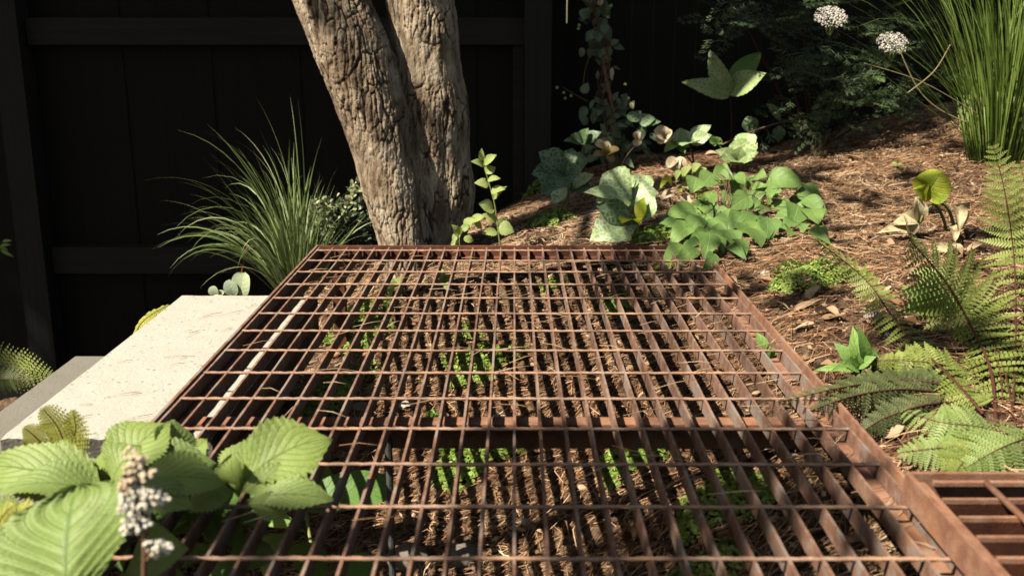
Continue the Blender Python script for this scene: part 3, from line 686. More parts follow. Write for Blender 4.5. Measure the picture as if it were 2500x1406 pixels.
# ================================================================ THE PLANTS THEMSELVES
def gp(px, py):
    g = G(px,py); return g
def petiole(parent, pts, r0, mat, r1=None, name='stem'):
    m = MB(); stem(m, pts, r0, r1 if r1 else r0*.6); return m.build(name, mat, parent)

# ---- left grass clump
def grass_left():
    b = P(718, 650, 2.42); b.z = gz1(b.x,b.y)
    root = empty('ornamental_grass', b, 'arching clump of thin green grass leaning left at the foot of the tree', 'grass clump')
    rr = random.Random(21); m = MB()
    for i in range(250):
        a = rr.uniform(0, 2*math.pi); q = rr.random()**.6
        dx = math.cos(a)*q; dy = math.sin(a)*q
        d = Vector((dx*.75-.04, dy*.7, rr.uniform(1.0,1.8)))
        L = rr.uniform(.24,.46)*(1-.15*q); left = d.x < 0
        if d.x > .1: L *= .8
        p = b+Vector((dx*.035, dy*.035, -.01))
        random.seed(i+5)
        blade(m, p, d, L, rr.uniform(.0028,.0066), rr.uniform(1.6,6.4)*(1.2 if left else .8), 12, r=min(1,max(0,rr.gauss(.5,.24))), bias=(rr.uniform(-.9,.6), rr.uniform(-.4,.3)))
    for i in range(12):   # long outliers
        d = Vector((rr.uniform(-.5,.25), rr.uniform(-.3,.3), 1.3)); blade(m, b+Vector((rr.uniform(-.02,.02),0,0)), d, rr.uniform(.40,.52), .0036, rr.uniform(1.2,3.6), 13, r=rr.uniform(.2,.9), bias=(rr.uniform(-1.2,.1),0))
    m.build('foliage', GRASSM, root)
    m = MB(); stem(m, path([(583,705,2.36),(592,655,2.36),(601,610,2.36),(604,590,2.36)]), .0018, .0007, r=.8); o = m.build('flower_stem', m_ramp('red_stem', [(0,(.28,.05,.02)),(1,(.42,.09,.04))], .6), root)
grass_left()
def grass_right():
    b = P(2450, 352, 2.78); b.z = gz1(b.x,b.y)
    root = empty('ornamental_grass', b, 'tall upright bright green grass clump at the upper right edge', 'grass clump')
    rr = random.Random(22); m = MB()
    for i in range(330):
        a = rr.uniform(0, 2*math.pi); q = rr.random()**.6; dx = math.cos(a)*q; dy = math.sin(a)*q
        d = Vector((dx*.27+.03, dy*.3, 1.0)); p = b+Vector((dx*.080, dy*.06, -.01)); random.seed(i)
        blade(m, p, d, rr.uniform(.34,.82), rr.uniform(.0028,.0064), rr.uniform(.1,2.0)+(1.6 if rr.random() < .12 else 0), 9, r=min(1,max(0,rr.gauss(.48,.25))), bias=(rr.uniform(-.5,.4)+dx*.6, 0))
    for i in range(20):
        a = rr.uniform(-1,1); d = Vector((-.62+.2*a, rr.uniform(-.2,.2), rr.uniform(.5,1.1))); p = b+Vector((-.06, rr.uniform(-.04,.04), rr.uniform(.0,.12)))
        blade(m, p, d, rr.uniform(.32,.62), .0035, rr.uniform(.3,1.6), 9, r=rr.uniform(0,.5))
    for (pts,w_) in (([(2360,300,2.74),(2290,265,2.74),(2240,215,2.74),(2195,120,2.74)],.006),([(2320,110,2.7),(2280,175,2.7),(2215,228,2.7)],.005),([(2390,280,2.7),(2250,200,2.7),(2110,155,2.7)],.0035)):
        q = smooth_path(path(pts), 8); m.tube(q, [w_*.3]*len(q), 4, r=1.0)
    for k in range(260):   # bare culms at the base
        a = rr.uniform(0,6.28); q = rr.random()**.5; p = b+Vector((math.cos(a)*q*.09, math.sin(a)*q*.06, -.01)); m.tube([p, p+Vector((math.cos(a)*q*.05,0,.14+.06*rr.random()))], [.0018,.0012], 4, r=rr.uniform(.3,1.0))
    m.build('foliage', GRASSR, root)
grass_right()

# ---- dark shrub with pale flower heads between grass and trunk
def small_shrub():
    b = P(850, 600, 2.55); b.z = gz1(b.x,b.y)
    root = empty('flowering_shrub', b, 'low dark leaved shrub with pale yellow green flower heads left of the trunk', 'shrub')
    rr = random.Random(5); m = MB(); fl = MB(); s = scale_at(2.5)
    for i in range(150):
        px = rr.uniform(775,915); py = rr.uniform(490,598)
        if (px-850)**2/80**2+(py-548)**2/70**2 > 1: continue
        p = P(px,py,rr.uniform(2.5,2.6)); d = Vector((rr.uniform(-1,1),rr.uniform(-.6,.1),rr.uniform(-.2,.9))).normalized()
        leaf(m, p, p+d*.030, .012, (0,-1,.5), 'lance', seg=5, across=1)
    for (cx,cy,rx,ry,k) in ((818,512,48,30,80),(868,470,22,24,34),(790,498,24,14,24),(800,555,34,22,40)):
        for i in range(k):
            p = P(cx+rr.gauss(0,.5)*rx, cy+rr.gauss(0,.5)*ry, rr.uniform(2.46,2.52)); d = Vector((rr.uniform(-1,1),rr.uniform(-1,0),rr.uniform(0,1))).normalized()
            leaf(fl, p, p+d*.018, .009, (0,-.6,.8), 'round', seg=4, across=1, r=rr.random())
    m.build('foliage', L_SHRUB, root); fl.build('flower', m_ramp('pale_yellow_flower', [(0,(.34,.42,.16)),(.6,(.55,.58,.32)),(1,(.72,.72,.50))], .6, .25), root)
    st = MB()
    for k in range(7): stem(st, [b+Vector((0,0,-.02)), P(800+k*16,570,2.54), P(785+k*20,530-6*(k%3),2.53)], .002, .001)
    st.build('stem', STEMB, root)
small_shrub()

# ---- sapling right of the trunk
def serr_plant(name, b, label, cat, stempts, leaves, mat, smat, sr=.0022, prof='ovate', serr=.35, group=None):
    root = empty(name, b, label, cat, group); m = MB(); stem(m, stempts, sr, sr*.45); m.build('stem', smat, root)
    for (a, c, w_, Y) in leaves:
        l = MB(); lpx(l, a, c, w_*.85, Y, Y+random.uniform(-.02,.01), prof=prof, serr=serr, teeth=7, seg=14, across=4, wave=.06, arch=.1, quilt=.03, nv=5); l.build('leaf', mat, root)
    return root
b = P(1224,575,2.30); b.z = gz1(b.x,b.y)
serr_plant('young_plant', b, 'slender upright lime green seedling with toothed leaves right of the trunk', 'seedling',
  [b]+path([(1214,545,2.30),(1208,500,2.30),(1195,450,2.30),(1183,410,2.30),(1178,378,2.30)]),
  [((1178,392),(1176,362),18,2.30),((1182,402),(1212,378),22,2.29),((1180,404),(1150,394),18,2.31),((1186,424),(1210,408),24,2.29),((1190,440),(1222,436),16,2.28),
   ((1194,452),(1158,446),26,2.31),((1198,468),(1234,462),22,2.28),((1204,486),(1238,455),16,2.3),((1206,512),(1168,498),34,2.28),((1212,540),(1178,522),26,2.27),((1216,556),(1256,566),40,2.25),((1214,566),(1176,572),24,2.24),((1216,535),(1232,560),20,2.26)], L_LIME, STEMG)
b = P(1122,590,2.22); b.z = gz1(b.x,b.y)
serr_plant('young_plant', b, 'low pale seedling touching the tree foot just behind the grating edge', 'seedling',
  [b]+path([(1122,585,2.22),(1125,560,2.22),(1150,538,2.24)]),
  [((1125,575),(1102,549),26,2.2),((1122,568),(1104,590),18,2.2),((1135,556),(1160,532),30,2.22),((1150,540),(1185,528),22,2.24),((1128,565),(1145,548),20,2.2),((1120,585),(1100,600),16,2.2),((1160,540),(1176,560),18,2.24),((1132,582),(1156,590),20,2.19)], L_LIME, STEMG, .0015)

# ---- hellebores
def hellebore(root, hub, hubY, leaves, mat, prof='rodp', serr=.14, arch=.08, fold=.22, w=1.0, nrm=(-.3,-.7,.62)):
    for lf in leaves:
        (tx,ty,wd) = lf[:3]; Y2 = lf[3] if len(lf) > 3 else hubY-.02; mt = lf[4] if len(lf) > 4 else mat
        l = MB(); lpx(l, hub, (tx,ty), wd*w, hubY, Y2, prof=prof, serr=serr, teeth=18, seg=26, across=6, wave=.05, arch=arch, fold=fold, nrm=(nrm[0]+random.uniform(-.25,.25), nrm[1], nrm[2]+random.uniform(-.2,.3))); l.build('leaf', mt, root)
# dark plant by the post
b = P(1385,500,2.75); b.z = gz1(b.x,b.y)
root = empty('hellebore', b, 'dark green marbled hellebore in the shade beside the fence post', 'hellebore')
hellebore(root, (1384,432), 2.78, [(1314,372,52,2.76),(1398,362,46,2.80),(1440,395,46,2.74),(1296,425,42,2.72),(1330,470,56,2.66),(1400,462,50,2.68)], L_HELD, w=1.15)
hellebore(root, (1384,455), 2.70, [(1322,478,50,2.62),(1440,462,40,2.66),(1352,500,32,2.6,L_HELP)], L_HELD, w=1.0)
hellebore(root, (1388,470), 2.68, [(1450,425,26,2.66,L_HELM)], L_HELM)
petiole(root, [b+Vector((0,0,-.02)), P(1386,470,2.75), P(1384,432,2.78)], .004, STEMG)
# small dark whorl left of the vine
b = P(1425,385,3.0); b.z = gz1(b.x,b.y)
root = empty('hellebore', b, 'small dark marbled leaf whorl held above soil left of the climbing vine', 'hellebore')
hellebore(root, (1425,350), 3.0, [(1374,345,16),(1392,330,16),(1436,313,20),(1470,322,22),(1412,355,12),(1442,350,16)], L_HELD, prof='lance', w=1.2)
petiole(root, [b+Vector((0,0,-.02)), P(1426,350,3.0)], .0022, STEMR)
# big pale plant
b = P(1560,590,2.30); b.z = gz1(b.x,b.y)
root = empty('hellebore', b, 'large pale silver marbled hellebore at the back edge of the grating', 'hellebore')
hellebore(root, (1545,492), 2.34, [(1470,425,86,2.38),(1456,490,70,2.30),(1424,470,30,2.30)], L_HELP, arch=.12)
hellebore(root, (1530,505), 2.36, [(1590,428,50,2.42),(1545,424,30,2.44),(1520,430,44,2.44),(1608,470,58,2.34)], L_HELP, arch=.12)
hellebore(root, (1560,548), 2.28, [(1440,590,72,2.20),(1452,500,56,2.24,L_HELD),(1574,482,30,2.27,L_YEL),(1520,545,34,2.2,L_YEL),(1600,480,44,2.28)], L_HELP, arch=.10)
petiole(root, [b+Vector((0,0,-.02)), P(1600,555,2.32), P(1565,548,2.29)], .0035, STEMR); petiole(root, [b, P(1552,530,2.34), P(1540,495,2.36)], .0035, STEMG)
# flowering stems
b = P(1700,410,2.85); b.z = gz1(b.x,b.y)
root = empty('hellebore', b, 'flowering hellebore with cream bloom and lime leaves standing before the black boards', 'hellebore')
hellebore(root, (1684,350), 2.85, [(1636,338,34,2.83,L_HELM),(1655,316,24,2.88),(1736,306,26,2.88),(1738,330,26,2.82),(1690,330,20,2.86,L_YEL),(1664,355,34,2.80)], L_HELP, prof='lance', w=1.25)
hellebore(root, (1660,350), 2.84, [(1622,372,22,2.80,L_HERB),(1672,376,26,2.80,L_RODD)], L_HELP, prof='ovate')
petiole(root, [b+Vector((0,0,-.02)), P(1692,385,2.85), P(1684,350,2.85)], .004, STEMR); petiole(root, [P(1697,405,2.85), P(1680,385,2.84), P(1662,352,2.84)], .0025, STEMR)
def bloom(parent, c, Y, petals, mat=L_BEIGE, centre=None):
    for (tx,ty,wd) in petals:
        l = MB(); lpx(l, c, (tx,ty), wd, Y, Y-.012, prof='round', seg=12, across=4, arch=.16, fold=.35, wave=.03); l.build('petal', mat, parent)
bloom(root, (1624,338), 2.80, [(1596,318,30),(1622,308,26),(1640,318,26),(1606,350,26),(1632,350,24)], L_BEIGE)
bloom(root, (1652,386), 2.78, [(1630,410,24),(1646,420,28),(1668,415,30),(1660,398,20)], L_BEIGE)
petiole(root, [P(1664,352,2.84), P(1645,345,2.81), P(1624,338,2.80)], .0015, STEMG); petiole(root, [P(1672,378,2.84), P(1652,386,2.79)], .0015, STEMR)
# right flowering one
b = P(1800,425,2.75); b.z = gz1(b.x,b.y)
root = empty('hellebore', b, 'hellebore with fresh pale green whorl on dark red stems left of the elder', 'hellebore')
hellebore(root, (1800,396), 2.72, [(1745,368,26,2.72),(1756,386,22,2.68),(1782,352,24,2.76),(1838,330,46,2.78),(1812,356,28,2.70),(1852,372,24,2.70),(1838,392,18,2.66),(1776,392,24,2.66)], L_HELM, prof='lance', w=1.25)
hellebore(root, (1815,372), 2.75, [(1828,326,50,2.78)], L_HELP, prof='round')
petiole(root, [b+Vector((0,0,-.02)), P(1800,396,2.72)], .004, STEMR); petiole(root, [b+Vector((-.03,0,-.02)), P(1786,398,2.74)], .003, STEMR)
for (tx,ty) in ((1738,352),(1732,340),(1752,334),(1764,345)):
    l = MB(); lpx(l, (1748,348), (tx,ty), 18, 2.78, prof='round', seg=8, across=2); l.build('leaf', L_HERB, root)
petiole(root, [P(1800,396,2.72), P(1770,370,2.76), P(1748,348,2.78)], .0012, STEMG)
# tall marbled whorl before the fence
b = P(1788,352,3.1); b.z = gz1(b.x,b.y)
root = empty('hellebore', b, 'tall hellebore stem with three spread marbled leaves high against the black fence', 'hellebore')
hellebore(root, (1782,233), 3.05, [(1664,200,44,3.03),(1732,122,46,3.10),(1872,178,48,3.02)], L_HELM, prof='ovate', arch=.09, w=1.05, nrm=(-.55,-.6,.55))
l = MB(); lpx(l, (1782,228), (1858,128), 54, 3.06, 3.14, prof='ovate', serr=.08, seg=26, across=6, fold=.5); l.build('leaf', L_RODD, root)
petiole(root, [b+Vector((0,0,-.02)), P(1786,300,3.08), P(1783,234,3.05)], .0022, STEMR)
# dark leaves behind the stick
b = P(1840,330,3.2); b.z = gz1(b.x,b.y)
root = empty('hellebore', b, 'dim hellebore leaves rising behind the thin fallen stick', 'hellebore')
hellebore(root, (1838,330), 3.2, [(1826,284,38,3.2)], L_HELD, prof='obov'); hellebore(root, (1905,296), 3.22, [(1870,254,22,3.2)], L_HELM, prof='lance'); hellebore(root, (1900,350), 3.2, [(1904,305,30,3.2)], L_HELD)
petiole(root, [b+Vector((0,0,-.02)), P(1838,328,3.2)], .002, STEMR); petiole(root, [b+Vector((.05,0,-.02)), P(1912,340,3.22), P(1906,298,3.22)], .0015, STEMR); petiole(root, [b+Vector((.06,0,-.02)), P(1900,350,3.2)], .0015, STEMR)

# ---- barrenwort with round leaves
def barrenwort():
    b = P(1790,560,2.42); b.z = gz1(b.x,b.y)
    root = empty('barrenwort', b, 'wide mound of smooth heart shaped green leaves overlapping the grating corner', 'perennial')
    # (stalk end), (tip), width, depth
    Lf = [((1740,423),(1706,462),50),((1700,432),(1690,470),50),((1748,425),(1785,432),50),((1790,430),(1818,448),34),((1770,445),(1800,470),44),
     ((1835,480),(1850,445),60),((1872,438),(1948,452),60),((1868,480),(1908,462),50),((1905,480),(1890,500),40),((1935,478),(1980,500),62),((1950,462),(2012,500),44),
     ((1845,465),(1842,500),44),((1828,478),(1782,510),52),((1870,502),(1848,524),34),((1948,500),(1930,552),62),((1975,510),(2000,540),46),((1985,560),(2022,586),40),
     ((1940,540),(1912,560),36),((1955,545),(1962,562),34),((1872,530),(1880,582),54),((1758,530),(1720,508),40),((1700,512),(1620,528),44),((1725,518),(1665,516),46),
     ((1660,545),(1605,572),50),((1688,548),(1640,595),52),((1740,520),(1772,540),38),((1745,530),(1800,552),52),((1728,548),(1676,583),46),((1734,562),(1782,588),50),
     ((1732,568),(1722,628),56),((1700,605),(1648,648),40),((1745,620),(1718,658),34),((1785,595),(1818,628),34),((1700,540),(1745,545),34),((1800,545),(1850,520),40),
     ((1710,590),(1665,610),30),((1762,505),(1790,515),30),((1890,495),(1935,520),40),((1842,432),(1870,430),28),
     ((1790,475),(1765,500),48),((1815,520),(1790,555),50),((1770,560),(1800,600),46),((1850,540),(1835,580),44),((1690,500),(1700,540),46),((1720,470),(1740,505),44),((1830,560),(1860,600),40)]
    jj = random.Random(8)
    for (a,c,w_) in list(Lf):
        if jj.random() < .62: dx, dy = jj.uniform(-30,30), jj.uniform(-22,26); Lf.append(((a[0]+dx,a[1]+dy),(c[0]+dx+jj.uniform(-14,14),c[1]+dy+jj.uniform(-6,14)),w_*jj.uniform(.6,.9)))
    for i, (a, c, w_) in enumerate(Lf):
        Y = 2.45-.0012*(c[1]-520)+jj.uniform(-.05,.05)
        l = MB(); lpx(l, a, c, w_*1.05, Y, Y-.03, prof='hround', seg=18, across=5, arch=.10, fold=.10, wave=.05, curl=.10, quilt=.010, nv=4, nrm=(jj.uniform(-.5,.3),-.8,.6)); l.build('leaf', L_ROUND, root)
    st = MB()
    for i in range(0, len(Lf), 2):
        a = Lf[i][0]; Y = 2.45-.0012*(Lf[i][1][1]-520); stem(st, [b+Vector((jj.uniform(-.04,.04),0,-.02)), (b+P(a[0],a[1],Y))/2+Vector((0,0,.03)), P(a[0],a[1],Y)], .0012, .0008)
    st.build('stem', STEMB, root)
    fl = MB()
    for i in range(16):
        p = P(1716+jj.gauss(0,12), 476+jj.gauss(0,7), 2.4); d = Vector((jj.uniform(-1,1),-.5,jj.uniform(-1,1))).normalized(); leaf(fl, p, p+d*.012, .005, prof='lance', seg=4, across=1)
    fl.build('flower', L_YEL, root)
barrenwort()
# yellowish small-leaved plant left of it
b = P(1640,480,2.6); b.z = gz1(b.x,b.y)
root = empty('barrenwort', b, 'small yellowing plant with tan petals between silver hellebore and round leaves', 'perennial')
for (a,c,w_,mt) in (((1640,450),(1620,432),20,L_YEL),((1650,440),(1665,420),26,L_LIME),((1665,430),(1690,408),24,L_LIME),((1690,420),(1712,404),24,L_LIME),((1670,445),(1688,465),22,L_LIME),((1655,455),(1664,470),16,L_YEL),
    ((1700,430),(1726,412),22,L_LIME),((1625,440),(1612,460),14,L_YEL),((1640,470),(1612,488),26,L_BEIGE),((1660,480),(1690,500),28,L_BEIGE),((1680,485),(1660,505),22,L_BEIGE),((1700,475),(1720,500),22,L_DRY)):
    l = MB(); lpx(l, a, c, w_, 2.58, 2.55, prof='heart', seg=10, across=3); l.build('leaf', mt, root)
petiole(root, [b, P(1640,450,2.58), P(1700,428,2.6)], .0015, STEMB); petiole(root, [b, P(1625,460,2.58), P(1600,470,2.58)], .0015, STEMB)
# brown bloom by the vine
b = P(1488,420,2.95); b.z = gz1(b.x,b.y)
root = empty('hellebore', b, 'faded hellebore with drooping buff blooms just right of the dark leaf whorl', 'hellebore')
bloom(root, (1476,362), 2.9, [(1452,350,20),(1478,344,20),(1492,356,18)]); bloom(root, (1480,378), 2.88, [(1448,380,14),(1476,356,20),(1512,364,16),(1498,396,18)], m_leaf('ochre_leaf', (.34,.26,.10), (.30,.18,.08), tl=.2))
bloom(root, (1556,340), 2.95, [(1545,325,18),(1562,322,18),(1556,358,22)])
petiole(root, [b+Vector((0,0,-.02)), P(1482,400,2.92), P(1478,365,2.9)], .004, STEMR); petiole(root, [b+Vector((.03,0,-.02)), P(1520,400,2.93), P(1556,350,2.95)], .002, STEMB)

# ---- climbing vine on a cane
def vine():
    b = P(1512,400,3.15); b.z = gz1(b.x,b.y)
    root = empty('climbing_vine', b, 'dark glossy vine twining up a leaning bamboo cane against the fence', 'climber')
    m = MB(); m.tube([b+Vector((0,0,-.03)), P(1497,270,3.22), P(1476,170,3.28), P(1452,0,3.36), P(1440,-120,3.42)], .0055, 8); m.build('cane', m_ramp('bamboo_cane', [(0,(.30,.14,.08)),(1,(.36,.18,.10))], .5), root)
    rr = random.Random(31); lv = MB(); tw = MB()
    def lf(px,py,l_,w_,ang=None,Y=None):
        Y = Y or 3.2+.0004*(400-py)+rr.uniform(-.05,.0); a = rr.uniform(0,6.28) if ang is None else ang
        lpx(lv, (px,py), (px+math.cos(a)*l_, py+math.sin(a)*l_), w_, Y, Y+rr.uniform(-.03,.02), prof='ovate', seg=10, across=3, nrm=(rr.uniform(-.8,.3),-.8,rr.uniform(.1,.8)))
    for i in range(64):
        py = rr.uniform(-80,150); lf(1455+.10*py+rr.gauss(0,18), py, rr.uniform(20,36), rr.uniform(14,26))
    for i in range(14):
        py = rr.uniform(130,260); lf(1475+.1*(py-130)+rr.gauss(0,14), py, rr.uniform(14,24), rr.uniform(8,16))
    for i in range(125):
        py = rr.uniform(240,385); sp = 22+.14*(py-240); lf(1500+rr.gauss(0,sp), py, rr.uniform(16,34), rr.uniform(12,22))
    for (px,py,l_,w_,a) in ((1470,72,36,32,.9),(1448,78,30,24,2.2),(1482,115,40,36,1.6),(1436,20,34,30,1.9),(1430,260,36,24,2.0),(1425,230,30,24,-1.2)): lf(px,py,l_,w_,a)
    lv.build('foliage', L_VINE, root)
    hl = MB()
    for (a,c,w_) in (((1530,282),(1566,296),26),((1560,300),(1600,290),34),((1566,305),(1614,298),22),((1562,308),(1575,330),24)):
        lpx(hl, a, c, w_, 3.1, prof='ovate', seg=14, across=4)
    hl.build('leaf', L_HELD, root)
    for k in range(9):
        pts = []; x0 = 1450+rr.uniform(-8,8); ph = rr.uniform(0,6)
        for i in range(14):
            py = -60+i*33; pts.append(P(1450+.105*(py+60)+math.sin(py*.028+ph)*rr.uniform(8,22), py, 3.30-.0004*py+.02*math.cos(py*.03+ph)))
        stem(tw, pts, .0011, .0011, 4, 4, r=.3)
    stem(tw, path([(1450,110,3.28),(1428,175,3.27),(1424,230,3.25)]), .0016, r=.5); stem(tw, path([(1435,248,3.2),(1405,232,3.2),(1372,212,3.2)]), .0012, .0006, r=.9)
    tw.build('tendril', STEMB, root)
    for (px,py) in ((1364,214),(1380,226),(1398,234),(1384,240),(1496,14),(1488,42),(1416,70),(1418,62),(1530,205),(1538,240),(1550,250)):
        bd = MB(); lpx(bd, (px,py), (px-8,py+2), 8, 3.19, prof='ovate', seg=5, across=2); bd.build('bud', L_LIME, root)
    yl = MB(); lpx(yl, (1494,165), (1494,198), 11, 3.2, prof='ovate', seg=8, across=2); lpx(yl, (1540,250), (1545,268), 12, 3.15, prof='ovate', seg=8, across=2); lpx(yl, (1462,14), (1474,-4), 14, 3.3, prof='ovate', seg=8, across=2); yl.build('leaf', L_BEIGE, root)
vine()

# ---- elder with cut leaves and white flower heads
def elder():
    b = P(1990,335,3.25); b.z = gz1(b.x,b.y)
    root = empty('elder_shrub', b, 'dark finely cut elder shrub with two flat white flower heads', 'shrub')
    rr = random.Random(41); st = MB()
    hubs = [(2030,120),(1900,90),(2160,150),(1960,40),(2110,60),(1870,150),(2060,200),(1800,20),(2200,80),(1960,180),(2120,240),(2220,200),(1880,30),(2000,260)]
    for (hx,hy) in hubs: stem(st, [b+Vector((rr.uniform(-.02,.02),0,-.02)), (b+P(hx,hy,3.25))/2+Vector((0,0,-.02)), P(hx,hy,3.2+rr.uniform(-.1,.08))], .0055, .0015, r=.2)
    st.build('branch', STEMR, root)
    def cut(ml, p, d, n, L, r):
        d = d.normalized(); n = (n-d*n.dot(d)).normalized(); s_ = d.cross(n)
        ml.tube([p, p+d*L*.6-Vector((0,0,L*.05)), p+d*L-Vector((0,0,L*.15))], [.0009,.0006,.0003], 3, r=r, cap=False)
        for k in range(4):
            q = p+d*L*(.3+.22*k)-Vector((0,0,L*.03*k))
            for sg in ((-1,1) if k < 3 else (-1,0,1)):
                dd = (d*(1.0 if sg == 0 else .75)+s_*sg).normalized(); l_ = L*.42*(1-.12*k)
                for (off, ln, an) in ((0,1,0),(.35,.5,.7),(.35,.5,-.7),(.62,.38,.6),(.62,.38,-.6)):
                    e = (dd*math.cos(an)+dd.cross(n)*math.sin(an)-Vector((0,0,.15))).normalized(); a = q+dd*l_*off
                    w_ = l_*.045; sv = e.cross(n).normalized()*w_; t = a+e*l_*ln
                    ml.add([a, a+(t-a)*.45+sv, t, a+(t-a)*.45-sv], [(0,1,2,3)], r=min(1,max(0,r+rr.uniform(-.15,.2))))
    for grp in range(4):
        ml = MB()
        for i in range(32):
            hx, hy = hubs[rr.randrange(len(hubs))]; p = P(hx+rr.gauss(0,38), hy+rr.gauss(0,34), 3.25+rr.uniform(-.22,.1))
            d = Vector((rr.uniform(-1,1), rr.uniform(-.8,.2), rr.uniform(-.6,.5))); cut(ml, p, d, Vector((rr.uniform(-.3,.3),-.5,.9)), rr.uniform(.09,.15), rr.random())
        if grp == 3:
            for i in range(9): cut(ml, P(1975+rr.gauss(0,16),300+rr.gauss(0,14),3.1), Vector((rr.uniform(-1,1),-.3,rr.uniform(-1,.4))), Vector((0,-.7,.7)), .07, .9)
        ml.build('foliage', ELDER, root)
    for (cx,cy,rx,ry) in ((2028,36,40,26),(2178,100,40,27)):
        um = MB(); sm = MB(); c = P(cx,cy+14,3.02); s = scale_at(3.0,.4)
        for i in range(430):
            a = rr.uniform(0,6.283); q = math.sqrt(rr.random()); x = math.cos(a)*q*rx*s; y = math.sin(a)*q*rx*s*.9
            p = c+Vector((x, y*.55, .014*(1-q*q)+ry*s*.95*(y/(rx*s))+ry*s*.3+rr.uniform(-.005,.005)))
            n = Vector((rr.gauss(0,.4)+x*6-.4, -.8+rr.gauss(0,.3), .8+rr.gauss(0,.3))).normalized(); u = n.cross(Vector((1,0,.1))).normalized(); v = n.cross(u); R_ = rr.uniform(.0022,.0036)
            vs = [p+n*.0012]; 
            for k in range(10): rad = R_*(1 if k%2 == 0 else .55); vs.append(p+(u*math.cos(k*.6283)+v*math.sin(k*.6283))*rad)
            um.add(vs, [(0,1+k,1+(k+1)%10) for k in range(10)], r=rr.random())
            if i % 6 == 0: stem(sm, [c-Vector((0,0,.05)), (c+p)/2-Vector((0,0,.012)), p], .0006, .0004, 3, 3)
        f = um.build('flower_head', PETALW, root, smooth=False); g = sm.build('flower_stalk', STEMG, f); g.parent = f; g.location = (0,0,0)
    pk = MB(); stem(pk, path([(2080,262,3.3),(2170,250,3.3),(2280,262,3.3)]), .0028, r=.9); stem(pk, path([(2092,238,3.3),(2116,243,3.3),(2095,262,3.3)]), .0022, r=.9); pk.build('stalk', m_ramp('pink_stalk', [(0,(.30,.09,.08)),(1,(.40,.14,.12))], .6), root)
    bl = MB()
    for i in range(46):
        px = rr.uniform(2000,2210); py = rr.uniform(225,285); lpx(bl, (px,py), (px+rr.uniform(-22,22), py+rr.uniform(-8,14)), rr.uniform(8,18), 3.35, prof='ovate', seg=6, across=2, nrm=(rr.uniform(-.5,.5),-.6,.6))
    for k in range(8):
        px = 2080+k*10; lpx(bl, (px,190+rr.uniform(-2,4)), (px+12,192+k), 10, 3.1, prof='round', seg=6, across=2)
    bl.build('foliage', L_HERB, root)
elder()
